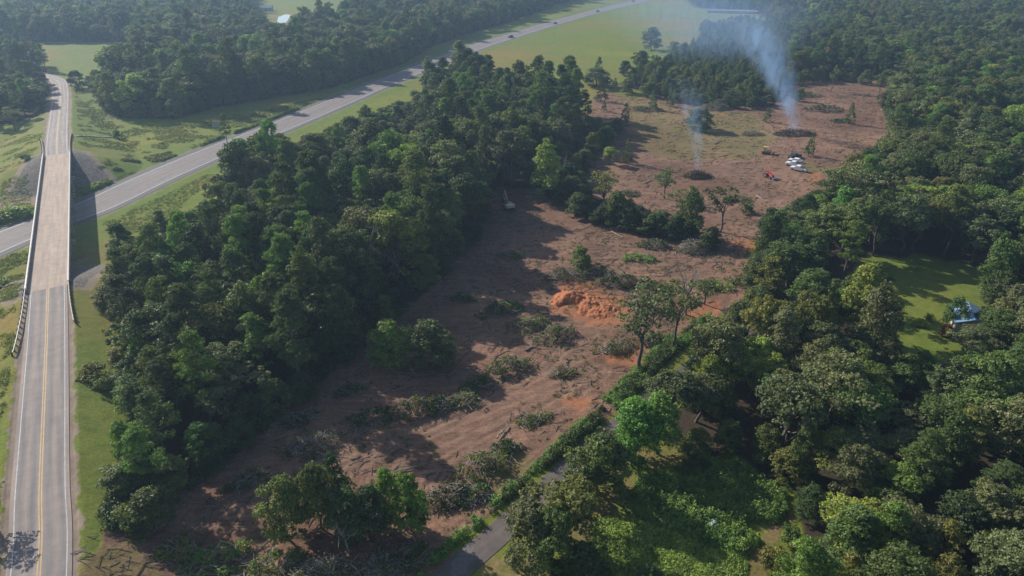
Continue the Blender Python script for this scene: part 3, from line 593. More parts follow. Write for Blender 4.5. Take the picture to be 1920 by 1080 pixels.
# ------------------------------------------------------------------ plants placed one by one: kind, base px, height m, width m, tone, label
ONE = [
 ('tall', 1022, 376, 19, 10, 'lime', 'tall bright green tree standing in front of the dark wood above the middle belt'),
 ('sparse', 1198, 697, 17, 11, 'blue', 'lone open crowned tree with bare trunk beside the lane, right of the orange soil mound'),
 ('sparse', 1258, 652, 14, 8, 'grey', 'thin leaning tree just behind the lone open crowned tree near the lane'),
 ('dead', 1285, 590, 14, 7, 'none', 'bare grey dead tree with forked branches right of the orange soil mound'),
 ('dead', 690, 575, 20, 9, 'olive', 'bare grey forked dead tree standing out of the dark centre wood'),
 ('dead', 1056, 345, 11, 6, 'none', 'bare broken trunks beside the tall bright green tree'),
 ('sparse', 1320, 570, 6, 6, 'mid', 'small round crowned tree on cleared soil right of the forked dead tree'),
 ('edge', 733, 684, 9.5, 9, 'bright', 'rounded green tree, left one of the pair standing on the cleared soil'),
 ('edge', 810, 684, 10, 9.5, 'grey', 'rounded grey green tree, right one of the pair standing on the cleared soil'),
 ('edge', 770, 996, 10.5, 5.4, 'bright', 'bright green narrow tree at the right end of the bottom thicket'),
 ('edge', 736, 978, 9.5, 4.4, 'bright', 'bright green sapling just left of the narrow tree ending the bottom thicket'),
 ('edge', 540, 1010, 11, 7.2, 'mid', 'bushy green tree at the left end of the bottom thicket'),
 ('edge', 602, 990, 11.5, 6.2, 'mid', 'pointed green tree, second from the left in the bottom thicket'),
 ('edge', 655, 1014, 9, 6.5, 'dark', 'dark green tree in the middle of the bottom thicket'),
 ('edge', 700, 1004, 8.5, 6, 'blue', 'dark bluish tree right of the middle of the bottom thicket'),
 ('cedar', 640, 950, 11, 5, 'deep', 'narrow dark conifer rising behind the bottom thicket'),
 ('dead', 656, 1040, 8, 4, 'none', 'bare brown snag in front of the bottom thicket'),
 ('edge', 1118, 926, 11, 10, 'mid', 'green tree on the right side of the lane, upper one of the lane row'),
 ('edge', 1190, 870, 12, 9, 'bright', 'yellow green tree beside the lane with a clear shaded floor behind it'),
 ('tall', 1232, 850, 12, 7, 'bright', 'upright bright green tree right of the yellow green lane tree'),
 ('broad', 1052, 1006, 11, 11, 'olive', 'olive green broad tree over the lane edge, in the yard'),
 ('edge', 992, 1052, 9.5, 8.5, 'grey', 'grey green tree hanging over the right edge of the lane near the bottom'),
 ('edge', 1035, 1065, 10, 7, 'mid', 'green tree in the yard in front of the olive broad tree'),
 ('cedar', 1095, 1085, 6.5, 7.5, 'deep', 'dark green low conifer at the bottom edge of the yard'),
 ('cedar', 1215, 1115, 5, 6, 'dark', 'sparse dark conifer top at the bottom edge right of the dark low conifer'),
 ('bush', 1450, 1062, 3.5, 5.5, 'olive', 'olive bush beside the dirt track at the bottom right'),
 ('bush', 1480, 1015, 3, 4, 'mid', 'green bush on the right of the dirt track above the olive bush'),
 ('sparse', 1130, 400, 13, 8, 'olive', 'olive open crowned tree at the left of the middle tree belt'),
 ('edge', 1152, 422, 10, 8, 'mid', 'dark leafy tree in the middle belt, right of the olive open tree'),
 ('edge', 1085, 405, 7, 9, 'dark', 'low dark leafy tree at the left start of the middle belt'),
 ('edge', 1225, 440, 6.5, 8, 'mid', 'low leafy tree in the middle of the belt between the clearings'),
 ('edge', 1265, 448, 6, 7, 'dark', 'low dark tree in the belt left of the double crowned tree'),
 ('edge', 1190, 432, 5.5, 7, 'dark', 'low dark bushy tree near the middle of the belt'),
 ('tall', 1300, 452, 15, 6.5, 'mid', 'slender green tree with irregular crown at the right of the middle belt'),
 ('sparse', 1282, 440, 13, 7, 'grey', 'grey green tree leaning against the slender tree of the middle belt'),
 ('sparse', 1245, 372, 9, 7, 'mid', 'small tree on a bare stem standing alone left of the front smoke'),
 ('edge', 1330, 465, 6, 6, 'mid', 'short leafy tree at the right foot of the middle belt'),
 ('sparse', 1350, 435, 12, 8, 'dark', 'dark green tree leaning right at the right end of the middle belt'),
 ('bush', 1398, 398, 3.5, 6, 'mid', 'round green bush on red soil right of the middle belt'),
 ('broad', 1142, 308, 6.5, 6.5, 'lime', 'small round yellow green tree beside the shaded wood edge'),
 ('cedar', 1175, 305, 9, 4.5, 'mid', 'green narrow young tree right of the small yellow green tree'),
 ('edge', 1158, 252, 6.5, 9, 'dark', 'clustered dark conifer, front one left on the upper clearing'),
 ('cedar', 1170, 232, 9, 5, 'blue', 'taller dark conifer behind the clustered one on the upper clearing'),
 ('cedar', 1132, 209, 5, 3.2, 'blue', 'small dark conifer alone near the field edge of the clearing'),
 ('cedar', 1127, 190, 9.5, 7, 'blue', 'dark conifer with long shadow at the corner of the green field'),
 ('cedar', 1152, 164, 5, 3.6, 'blue', 'small conifer on the field edge right of the corner conifer'),
 ('edge', 1118, 162, 9.5, 18, 'blue', 'large spreading conifer group standing in the green field'),
 ('cedar', 1120, 152, 13, 7, 'blue', 'pointed conifer top rising from the spreading group in the field'),
 ('edge', 1172, 142, 8, 8.5, 'dark', 'round dark tree on the field edge above the small conifers'),
 ('edge', 1200, 126, 9.5, 12, 'dark', 'round dark tree with shadow at the field edge, below the bigger one'),
 ('edge', 1220, 94, 14.5, 15, 'mid', 'large round tree standing out at the right edge of the green field'),
 ('edge', 1310, 242, 8.5, 13, 'blue', 'bushy tree half hidden in the front smoke on the upper clearing'),
 ('cedar', 1222, 205, 9, 4.5, 'blue', 'conifer standing in front of the young wood left of the smoke'),
 ('cedar', 1255, 200, 9, 4, 'blue', 'slim conifer in front of the young wood beside the smoke'),
 ('cedar', 1411, 205, 6, 4, 'dark', 'small conifer on the clearing left of the big smoke column'),
 ('cedar', 1438, 228, 6, 4, 'mid', 'small green conifer nearest the left side of the big smoke column'),
 ('cedar', 1515, 292, 9, 4, 'mid', 'single columnar tree behind the parked white trucks'),
 ('cedar', 1592, 232, 9, 4.5, 'mid', 'young columnar tree near the far right corner of the clearing'),
 ('sparse', 1558, 172, 12, 5, 'mid', 'thin tall tree at the back edge of the upper clearing'),
 ('edge', 1498, 190, 6, 6, 'mid', 'leafy small tree just right of the big smoke column'),
 ('pine', 427, 272, 12, 5, 'mid', 'lone slender pine on the near verge of the highway'),
 ('bush', 222, 260, 4, 4, 'dark', 'small dark bush at the end of the drain right of the bridge'),
 ('edge', 148, 166, 9, 9, 'deep', 'round dark tree on a short trunk beside the grass, right of the bridge road'),
 ('edge', 175, 172, 8, 7, 'mid', 'green tree right of the dark round tree near the bridge road'),
 ('sparse', 30, 245, 9, 8, 'grey', 'small pale tree in the grass left of the bridge road'),
 ('sparse', -14, 985, 5.5, 5.5, 'mid', 'tree at the left frame edge casting its shadow on the road'),
 ('bush', 35, 405, 3.5, 11, 'lime', 'large yellow green bush left of the bridge beside the highway'),
 ('bush', 5, 415, 3, 8, 'olive', 'green bush at the left frame edge above the highway'),
 ('bush', 5, 545, 3, 8, 'weed', 'green bush at the left frame edge below the highway'),
 ('bush', 50, 305, 2.5, 6, 'mid', 'low green bush left of the far bridge end'),
 ('broad', 615, 42, 9, 7, 'deep', 'single round dark tree in the distant field at the top'),
 ('bush', 1085, 520, 0, 0, 'mid', ''),
 ('edge', 1088, 505, 6, 6, 'bright', 'round green sapling on the brush heap above the orange soil mound'),
 ('pine', 1372, 1000, 0, 0, 'mid', ''),
 ('tall', 1490, 900, 10, 4, 'mid', 'thin green tree with pale bare stem right of the weedy yard'),
 ('edge', 292, 990, 6.5, 7, 'mid', 'round tree at the bottom left corner of the centre wood'),
 ('bush', 252, 975, 3.5, 7, 'olive', 'yellowish bush at the bottom left corner of the centre wood'),
 ('bush', 172, 700, 2.5, 6, 'olive', 'yellow green bush on the verge right of the road'),
 ('bush', 195, 720, 2.5, 6, 'olive', 'second yellow green bush on the verge touching the wood'),
 ('bush', 1722, 610, 1.6, 3.6, 'lime', 'small bright yellow green shrub on the lawn'),
 ('bush', 1742, 600, 1.8, 2.6, 'mid', 'small green shrub beside the bright one on the lawn'),
 ('edge', 1785, 612, 7, 5, 'mid', 'slim leafy tree in front of the blue roof by the lawn'),
 ('edge', 1772, 632, 3, 3, 'rust', 'small reddish brown shrub tree left of the blue roof'),
 ('broad', 1862, 655, 9, 10, 'mid', 'green broad tree covering the right of the blue roofed house'),
 ('edge', 1835, 645, 4.5, 6, 'grey', 'low grey green tree in front of the brown lean-to by the lawn'),
 ('broad', 1868, 600, 9, 9, 'grey', 'grey green tree behind the blue roofed house'),
 ('edge', 1175, 175, 7, 9, 'grey', 'round grey green tree at the left end of the young wood'),
 ('edge', 1215, 182, 7, 9, 'mid', 'round green tree second from the left end of the young wood'),
 ('edge', 1262, 158, 9, 11, 'grey', 'wide grey green tree inside the young wood'),
 ('edge', 1330, 150, 9, 11, 'mid', 'wide green tree in the middle of the young wood'),
 ('edge', 1385, 172, 9, 11, 'mid', 'wide green tree in the young wood left of the big smoke'),
 ('edge', 1265, 105, 9, 12, 'grey', 'wide tree at the field side of the young wood'),
 ('edge', 1320, 62, 10, 12, 'grey', 'wide tree at the far corner of the young wood'),
]
for k, u, v, h, w, tone, lab in ONE:
    if h <= 0: continue
    x, y = G(u, v, zg(*G(u, v))); plant(k, x, y, h, w, tone, lab)

# ------------------------------------------------------------------ woods: candidates
def cells(poly, sp, rng, ymax=1000):
    wp = [G(min(max(u, -800), 2700), max(v, -75)) for u, v in poly]; x0, x1 = min(p[0] for p in wp), max(p[0] for p in wp); y0, y1 = min(p[1] for p in wp), min(ymax, max(p[1] for p in wp))
    gx, gy = np.meshgrid(np.arange(x0, x1, sp), np.arange(y0, y1, sp)); gx = gx + (np.arange(gx.shape[0]) % 2)[:, None] * sp / 2
    gx = gx + rng.uniform(-.36, .36, gx.shape) * sp; gy = gy + rng.uniform(-.36, .36, gy.shape) * sp
    x = gx.ravel(); y = gy.ravel(); u, v = P(x, y); m = inpoly(u, v, poly)
    for e in EXC: m &= ~inpoly(u, v, e)
    m &= (u > -420) & (u < 2340)
    for rd, w in ((HW, 14), (LN, 4), (S_RD, 10), (N_RD, 6)): m &= polydist(x, y, rd)[0] > w
    return x[m], y[m], u[m], v[m]
TONEW = ['mid', 'grey', 'dark', 'olive', 'bright', 'lime', 'deep', 'blue', 'dry']
CAND = []
def wood(poly, sp, place, pw, fh=(11, 16), tones=None, seed=1, edgeband=0, pinefn=None, hscale=None):
    rng = np.random.default_rng(seed); x, y, u, v = cells(poly, sp, rng)
    if tones is None: tones = (.30, .24, .14, .12, .08, .02, .05, .04, .01)
    tp = np.array(tones) / sum(tones)
    for i in range(len(x)):
        q = vn(x[i] / 28 + 50, y[i] / 28 + 50)
        pp = pinefn(u[i], v[i]) if pinefn else pw
        pine = rng.random() < pp * (.4 + 1.2 * q)
        tone = TONEW[rng.choice(9, p=tp)]
        kind = 'pine' if pine else 'broad'
        if pine: tone = 'dark' if rng.random() < .35 else 'mid' if rng.random() < .6 else 'bright'
        h = rng.uniform(*fh) * (1.18 if pine else 1) * (1 + .28 * (vn(x[i] / 13, y[i] / 13 + 90) - .5) * 2); 
        if hscale: h *= hscale(u[i], v[i])
        w = (1.14 if place.endswith('highway') else 1) * (rng.uniform(6.5, 8.5) if pine else rng.uniform(8.4, 12.5)) * (.55 + .45 * h / 14)
        q2 = rng.random()
        if not pine and q2 < .2: kind = 'edge'; h *= .75; w *= rng.uniform(.6, .9)
        elif not pine and q2 < .30: kind = 'tall'; h *= 1.12; w *= .68
        elif not pine and q2 > .955: kind = 'sparse'; tone = 'grey'
        elif place.endswith('right of the clearing') and v[i] > 800 and q2 > .82: kind = 'cedar'; h *= .8; w *= .7; tone = 'olive'
        CAND.append((kind, x[i], y[i], h, w, tone, place, u[i], v[i]))
CE = [G(*p) for p in [(215, 985), (330, 925), (430, 850), (520, 780), (600, 705), (690, 635), (780, 550), (850, 490), (895, 420), (925, 370)]]
def tallA(u, v):
    x, y = G(u, v); return 1.22 if polydist(np.array([x]), np.array([y]), CE)[0][0] < 16 and u > 520 else (.52 if v > 820 and u < 440 else .85 if v > 780 else 1.0)
def pfA(u, v): return .62 if (u < 620 and v > 430) or (u > 850 and v < 290) else .10
wood(WA, 6.1, 'in the wood between bridge and clearing', .4, (12, 18), tones=(.26, .32, .16, .06, .08, .02, .06, .04, 0), seed=3, pinefn=pfA, hscale=lambda u, v: .8 if u < 330 and 560 < v < 820 else (.6 if u < 420 and v < 520 else .62 if (v < 330 and u < 800 and v < 480 - .27 * u + 45) else tallA(u, v)))
wood(WB, 6.4, 'in the wood right of the clearing', .1, (10, 16), tones=(.36, .26, .13, .11, .09, .02, .02, .02, .004), seed=4, hscale=lambda u, v: .62 if (u < 1560 and v < 470) else .85 if (u < 1420 and v < 800) else (.55 if (1630 < u < 1880 and 600 < v < 790) else 1.0))
wood(WF, 6.7, 'in the far wood at upper right', .12, (10, 15), seed=5, tones=(.34, .22, .12, .15, .10, .02, .03, .02, .01))
wood(WD, 7.0, 'in the wood beyond the highway', .07, (12, 20), seed=7, tones=(.36, .24, .10, .14, .10, .02, .01, .03, .0))
wood(WE, 7.2, 'left of the bridge road', .35, (10, 15), seed=8)
def youngwood():
    rng = np.random.default_rng(9); x, y, u, v = cells(WH, 5.6, rng)
    for i in range(len(x)):
        k = 'cedar' if rng.random() < .42 else 'edge'; h = rng.uniform(6, 11.5) if k == 'cedar' else rng.uniform(5, 10)
        CAND.append((k, x[i], y[i], h, rng.uniform(4.2, 8.4), ['blue', 'grey', 'mid', 'olive'][int(rng.choice(4, p=[.22, .26, .38, .14]))], 'in the young wood behind the smoke', u[i], v[i]))
youngwood()
# understorey along the wood edges that face the clearing
def edge_row(px, place, step, hh=(4, 8), seed=1, tones=('mid', 'dark', 'grey', 'olive'), inset=0):
    rng = np.random.default_rng(seed); ln_ = dens([G(*p) for p in px], step)
    for p in ln_:
        x = p[0] + rng.normal() * 1.2; y = p[1] + rng.normal() * 1.2; h = rng.uniform(*hh); u, v = P(x, y)
        CAND.append(('edge', x, y, h, rng.uniform(5, 7.5), tones[int(rng.integers(len(tones)))], place, float(u), float(v)))
edge_row([(272, 962), (340, 912), (430, 840), (520, 768), (600, 695), (690, 628), (780, 545), (850, 485), (895, 418)], 'on clearing side of centre wood', 4.2, (4, 8.5), 21, ('dark', 'mid', 'deep'))
edge_row([(276, 930), (272, 800), (252, 650), (236, 590), (255, 520), (330, 462), (420, 400)], 'on road side of centre wood', 4.2, (4, 8), 22, ('mid', 'bright', 'olive', 'dark'))
edge_row([(480, 350), (600, 292), (700, 243), (800, 196), (870, 162)], 'on highway side of centre wood', 5, (4, 6.5), 23)
edge_row([(1415, 520), (1425, 590), (1350, 680), (1290, 740)], 'where the right wood meets the lane', 4, (5, 8.5), 24)
edge_row([(1300, 855), (1400, 862), (1480, 915), (1515, 960)], 'behind the weedy yard', 4, (4, 7), 25)
edge_row([(1600, 352), (1565, 388), (1500, 412), (1445, 450), (1418, 500)], 'where right wood meets clearing', 4, (4, 8), 26)
edge_row([(215, 220), (330, 219), (400, 200), (480, 187), (560, 172), (620, 162), (680, 142), (750, 119), (800, 90), (850, 70)], 'on highway side of far left wood', 5.5, (6, 10), 27)
edge_row([(1010, 352), (1060, 380), (1110, 402), (1160, 424), (1230, 442), (1290, 455)], 'in the low middle belt', 3.0, (3.5, 7), 28, ('dark', 'mid', 'deep'))
edge_row([(1030, 345), (1080, 372), (1130, 395), (1180, 412), (1240, 428), (1300, 440)], 'along the back of the middle belt', 3.6, (3.5, 6.5), 61, ('mid', 'olive', 'grey'))
edge_row([(1005, 340), (1045, 305), (1080, 278), (1115, 250), (1140, 268), (1105, 300), (1075, 335), (1050, 365)], 'at the corner of the centre wood', 3.6, (4, 9), 62, ('mid', 'dark', 'olive'))
edge_row([(1485, 158), (1560, 147), (1620, 156)], 'behind the upper clearing', 5, (5, 8), 29)
edge_row([(1260, 192), (1330, 200), (1400, 205), (1440, 197)], 'at the front of the young wood', 4, (3.5, 6), 30, ('blue', 'mid', 'dark'))
# rank by size in the picture and split individuals from the far mass
COUNT = {}
def ranked():
    by = {}
    for c in CAND:
        kind, x, y, h, w, tone, place, u, v = c
        d = math.sqrt(x * x + y * y + 3600); u2, v2 = P(x, y, h * .65); u2 = float(u2); v2 = float(v2)
        vis = (-30 < u2 < 1950) and (-30 < v2 < 1120); by.setdefault(kind, []).append((h * w / d / d if vis else 0, c, u2, v2))
    return by
rest = []
SIZEW = lambda h: 'tall' if h > 14.5 else 'low' if h < 7 else 'middling'
TW = {'mid': 'green', 'grey': 'grey green', 'dark': 'dark green', 'olive': 'olive green', 'bright': 'bright green', 'lime': 'yellow green', 'deep': 'blackish green', 'blue': 'bluish green', 'dry': 'brownish', 'rust': 'reddish'}
KW = {'broad': 'broadleaf', 'edge': 'leafy', 'pine': 'pine', 'cedar': 'conifer', 'tall': 'narrow-crowned', 'sparse': 'thin-crowned'}
def nw(w): return w
used = set()
for kind, lst in ranked().items():
    lst.sort(key=lambda a: -a[0]); cap = 292 if kind in ('broad', 'pine') else 240
    # trees wholly hidden behind bigger neighbours are rare from this height, so size decides
    for i, (s, c, u2, v2) in enumerate(lst):
        k, x, y, h, w, tone, place, u, v = c
        if i < cap and s > 0:
            pu, pv = u2 / 19.2, v2 / 10.8
            if pu < 0.3 or pu > 99.7 or pv < .3 or pv > 99.5: 
                pu = min(max(pu, 0.5), 99.5); pv = min(max(pv, .5), 99.5)
            lab = f"{TW[tone]} {KW[k]} {place}, {pu:.0f}% across, {pv:.0f}% down"
            if lab in used: lab = f"{TW[tone]} {KW[k]} {place}, {pu:.1f}% across, {pv:.1f}% down"
            used.add(lab)
            plant(k, x, y, h, w, tone, lab, f"{KW[k]} trees {place}")
        else: rest.append(c)
print('CAND', len(CAND), 'rest', len(rest), {k: len(v) for k, v in ranked().items()})
# ------------------------------------------------------------------ the far-off wood as one mass (instances of a few crown and trunk shapes)
def far_mass(name, items, label):
    protos = []; key = {}
    for c in items:
        k = (c[0], c[5])
        key.setdefault(k, []).append(c)
    n = len(items); me = bpy.data.meshes.new(name); co = []; sc_ = []; rt = []; ix = []; plist = []
    for (kind, tone), cs in key.items():
        base = len(plist); vn_ = min(4, NVAR[kind])
        for vv in range(vn_): plist.append((kind, vv, tone))
        for j, c in enumerate(cs):
            bh, bw = BASE[kind]; co.append((c[1], c[2], 0)); sc_.append((c[4] / bw, c[4] / bw, c[3] / bh)); rt.append((0, 0, R.uniform(0, 6.28))); ix.append(base + j % vn_)
    ca = np.array(co); ca[:, 2] = zground(ca[:, 0], ca[:, 1])
    me.vertices.add(n); me.vertices.foreach_set('co', ca.astype(np.float32).ravel())
    for nm, ty, dat in (('sc', 'FLOAT_VECTOR', sc_), ('rt', 'FLOAT_VECTOR', rt)):
        a = me.attributes.new(nm, ty, 'POINT'); a.data.foreach_set('vector', np.array(dat, np.float32).ravel())
    a = me.attributes.new('ix', 'INT', 'POINT'); a.data.foreach_set('value', np.array(ix, np.int32))
    o = bpy.data.objects.new(name, me); link(o); tag(o, label, 'wood', kind='stuff')
    ng = bpy.data.node_groups.new(name, 'GeometryNodeTree'); ng.interface.new_socket('Geometry', in_out='INPUT', socket_type='NodeSocketGeometry'); ng.interface.new_socket('Geometry', in_out='OUTPUT', socket_type='NodeSocketGeometry')
    gi = ng.nodes.new('NodeGroupInput'); go = ng.nodes.new('NodeGroupOutput'); jf = ng.nodes.new('GeometryNodeJoinGeometry')
    def attr(nm, ty):
        q = ng.nodes.new('GeometryNodeInputNamedAttribute'); q.data_type = ty; q.inputs['Name'].default_value = nm; return q.outputs[0]
    hold = []
    # one source object per shape: the first individual tree that wears it, or a tree of the mass itself
    for part in ('crown', 'trunk'):
        for pi, (kind, vv, tone) in enumerate(plist):
            src = None
            mesh = crown_mesh(kind, vv) if part == 'crown' else trunk_mesh(kind, vv)
            src = SRC.get(mesh.name)
            if src is None:
                src = bpy.data.objects.new(part, mesh); SRC[mesh.name] = src
            oi = ng.nodes.new('GeometryNodeObjectInfo'); oi.transform_space = 'ORIGINAL'; oi.inputs['Object'].default_value = src; oi.inputs['As Instance'].default_value = False
            cmpn = ng.nodes.new('FunctionNodeCompare'); cmpn.data_type = 'INT'; cmpn.operation = 'EQUAL'; cmpn.inputs[3].default_value = pi
            ng.links.new(attr('ix', 'INT'), cmpn.inputs[2])
            ip = ng.nodes.new('GeometryNodeInstanceOnPoints')
            ng.links.new(gi.outputs[0], ip.inputs['Points']); ng.links.new(cmpn.outputs[0], ip.inputs['Selection']); 
            g_out = oi.outputs['Geometry']
            if part == 'crown':
                sm = ng.nodes.new('GeometryNodeSetMaterial'); sm.inputs['Material'].default_value = leafmat(tone); ng.links.new(g_out, sm.inputs['Geometry']); g_out = sm.outputs[0]
            ng.links.new(g_out, ip.inputs['Instance'])
            er = ng.nodes.new('FunctionNodeEulerToRotation'); ng.links.new(attr('rt', 'FLOAT_VECTOR'), er.inputs[0]); ng.links.new(er.outputs[0], ip.inputs['Rotation'])
            ng.links.new(attr('sc', 'FLOAT_VECTOR'), ip.inputs['Scale']); ng.links.new(ip.outputs[0], jf.inputs[0])
    ng.links.new(jf.outputs[0], go.inputs[0])
    md = o.modifiers.new('mass', 'NODES'); md.node_group = ng
SRC = {}
for o in list(col.objects):
    if o.type == 'MESH' and o.name.split('.')[0] in ('crown', 'trunk') and o.data.name not in SRC: SRC[o.data.name] = o
far_mass('woodland', rest, 'continuous mass of trees filling the far and outer woods')

# ------------------------------------------------------------------ low growth that cannot be counted
def clump_quads(x, y, r, h, n, w, rng):
    d = rng.normal(size=(n, 3)); d /= np.linalg.norm(d, axis=1)[:, None]; d[:, 2] = np.abs(d[:, 2])
    p = np.stack([x + d[:, 0] * r * rng.uniform(.3, 1, n), y + d[:, 1] * r * rng.uniform(.3, 1, n), d[:, 2] * h * rng.uniform(.3, 1, n) + .05], 1)
    nr = d + rng.normal(size=(n, 3)) * .5; nr /= np.linalg.norm(nr, axis=1)[:, None]; return p, nr
def ground_cover(name, polys, count, rr, hh, n, w, tone, label, cat, seed, thr=None, avoid=()):
    rng = np.random.default_rng(seed); Pn = []; Nn = []; Ws = []
    for poly in polys:
        wp = [G(*q) for q in poly]; x0, x1 = min(p[0] for p in wp), max(p[0] for p in wp); y0, y1 = min(p[1] for p in wp), max(p[1] for p in wp)
        got = 0; tries = 0; tgt = count // len(polys)
        while got < tgt and tries < 60:
            tries += 1; x = rng.uniform(x0 - 6, x1 + 6, 4000); y = rng.uniform(y0 - 6, y1 + 6, 4000); u, v = P(x, y, zground(x, y)); m = inpoly(u, v, poly)
            m &= (polydist(x, y, LN)[0] > 2.9) & (polydist(x, y, HW)[0] > 10.2) & (polydist(x, y, S_RD)[0] > 5.5)
            if thr: m &= fbm(x / 7 + seed, y / 7, 3) > thr
            for a in range(len(x)):
                if m[a] and got < tgt:
                    r = rng.uniform(*rr); p, q = clump_quads(x[a], y[a], r, rng.uniform(*hh), n, w, rng); Pn.append(p); Nn.append(q); got += 1
    c = np.concatenate(Pn); q = np.concatenate(Nn); c[:, 2] += zground(c[:, 0], c[:, 1])
    o = bpy.data.objects.new(name, quad_mesh(name, quads(c, q, w * rng.uniform(.6, 1.2, len(c)), w * 1.5 * rng.uniform(.6, 1.2, len(c)), rng), leafmat(tone))); link(o)
    tag(o, label, cat, kind='stuff')
def strip(px, wd):
    l = [np.array(p, float) for p in px]; a = []; b = []
    for i, p in enumerate(l):
        t = l[min(i + 1, len(l) - 1)] - l[max(i - 1, 0)]; t /= np.linalg.norm(t); n = np.array((-t[1], t[0])); a.append(tuple(p + n * wd / 2)); b.append(tuple(p - n * wd / 2))
    return a + b[::-1]
HEDGE = [(790, 1085), (870, 1010), (950, 935), (1040, 855), (1110, 790), (1180, 725), (1235, 665), (1290, 625), (1340, 605)]
ground_cover('weed_hedge', [strip(HEDGE, 34)], 620, (.35, 1.0), (.3, 1.5), 70, .10, 'weed', 'ragged green weed strip along the left edge of the lane', 'weeds', 31, .46)
ground_cover('hedge_vines', [strip([(u + 6, v + 3) for u, v in HEDGE[:]], 24)], 420, (.5, 1.1), (.7, 2.0), 80, .10, 'dark', 'dark green vines tangled through the weed strip beside the lane', 'vines', 32, .47)
ground_cover('verge_weeds', [strip([(150, 362), (230, 345), (300, 315), (360, 290), (420, 262)], 15), strip([(560, 206), (470, 243), (440, 252)], 7)], 900, (.6, 1.3), (.5, 1.5), 55, .13, 'bright', 'bright green weeds in the ditch beside the highway', 'weeds', 33)
ground_cover('verge_scrub', [[(190, 345), (230, 300), (300, 290), (400, 265), (440, 262), (300, 308), (210, 340)]], 500, (.5, 1.3), (.3, .8), 40, .12, 'olive', 'patchy scrub on the slope between the lawn and the highway ditch', 'scrub', 34, .5)
YARD = [(1200, 900), (1290, 868), (1380, 868), (1470, 925), (1470, 965), (1400, 1040), (1320, 1020), (1240, 985), (1170, 960)]
ground_cover('yard_weeds', [YARD], 1500, (.5, 1.0), (.6, 1.9), 60, .11, 'weed', 'tall green weeds filling the small shaded yard', 'weeds', 35, .42)
ground_cover('yard_scrub', [YARD], 700, (.5, 1.0), (.5, 1.3), 50, .11, 'mid', 'darker weeds mixed into the small shaded yard', 'weeds', 36, .45)
ground_cover('yard_grass', [[(1110, 970), (1240, 980), (1400, 1040), (1400, 1100), (1120, 1100)]], 2600, (.3, .7), (.1, .4), 22, .09, 'weed', 'rough green grass at the bottom of the yard', 'grass', 37)
ground_cover('ditch_grass', [[(140, 150), (190, 200), (215, 235), (330, 238), (480, 208), (620, 180), (760, 135), (720, 150), (560, 205), (400, 262), (240, 330), (160, 350), (200, 290), (150, 270)]], 5200, (.3, 1.0), (.1, .45), 12, .10, 'olive', 'uneven rough grass between the highway and the far left wood', 'grass', 64, .46)
ground_cover('roadside_grass', [[(0, 260), (80, 250), (50, 330), (60, 380), (0, 440)], [(0, 480), (55, 470), (45, 620), (25, 1000), (0, 1080)], [(190, 420), (330, 355), (420, 310), (330, 400), (250, 440)]], 3000, (.3, .9), (.08, .4), 12, .09, 'olive', 'uneven grass on both sides of the bridge and highway', 'grass', 65, .48)
ground_cover('clearing_regrowth', [D1], 1500, (.2, .7), (.1, .55), 22, .08, 'olive', 'scattered low regrowth on the cleared soil', 'weeds', 39, .52)
ground_cover('upper_regrowth', [D2], 2200, (.2, .9), (.08, .4), 16, .10, 'dry', 'scattered low regrowth on the upper cleared ground', 'weeds', 40, .5)
ground_cover('wood_edge_undergrowth', [[(200, 1000), (330, 940), (430, 860), (520, 790), (600, 712), (690, 645), (780, 560), (850, 500), (840, 490), (690, 600), (500, 740), (300, 880), (190, 940)]], 700, (.8, 1.4), (.8, 1.8), 60, .13, 'deep', 'dark undergrowth at the foot of the centre wood', 'undergrowth', 41)
ground_cover('lane_brush', [strip([(930, 1035), (1010, 965), (1110, 872), (1200, 800), (1290, 725), (1370, 670)], 22)], 420, (.5, 1.2), (.5, 1.8), 80, .11, 'mid', 'ragged brush on the right edge of the lane under the trees', 'brush', 63, .5)
def litter(name, polys, count, label, seed, ln_=(.8, 3.2), rad=(.03, .08)):
    rng = np.random.default_rng(seed); V = []; Fq = []; mi = []
    for poly in polys:
        wp = [G(*q) for q in poly]; x0, x1 = min(p[0] for p in wp), max(p[0] for p in wp); y0, y1 = min(p[1] for p in wp), max(p[1] for p in wp)
        x = rng.uniform(x0, x1, count * 3); y = rng.uniform(y0, y1, count * 3); u, v = P(x, y); m = inpoly(u, v, poly) & (fbm(x / 6 + seed, y / 6, 3) > .46) & (polydist(x, y, LN)[0] > 3.2)
        x = x[m][:count]; y = y[m][:count]; z = zground(x, y)
        for i in range(len(x)):
            a = rng.normal() * .8 + .67; l = rng.uniform(*ln_) / 2; r = rng.uniform(*rad); dx, dy = math.cos(a), math.sin(a); zz = z[i] + r + .03; t = rng.uniform(-.05, .18) * l
            b = len(V)
            for e, zo in ((-1, 0), (1, t)):
                V += [(x[i] + e * dx * l - dy * r, y[i] + e * dy * l + dx * r, zz + zo - r), (x[i] + e * dx * l + dy * r, y[i] + e * dy * l - dx * r, zz + zo - r), (x[i] + e * dx * l, y[i] + e * dy * l, zz + zo + r)]
            Fq += [(b, b + 1, b + 4, b + 3), (b + 1, b + 2, b + 5, b + 4), (b + 2, b, b + 3, b + 5)]; mi += [int(rng.random() < .6)] * 3
    o = bpy.data.objects.new(name, mesh_np(name, V, Fq, [M_PALE, M_BARK], midx=mi)); link(o); tag(o, label, 'branches', kind='stuff')
litter('branch_litter', [D1], 4800, 'broken branches and sticks strewn over the near clearing', 51, (.6, 2.4), (.02, .055))
litter('upper_branch_litter', [D2], 2600, 'broken sticks strewn over the upper clearing', 52, (.8, 3), (.03, .07))

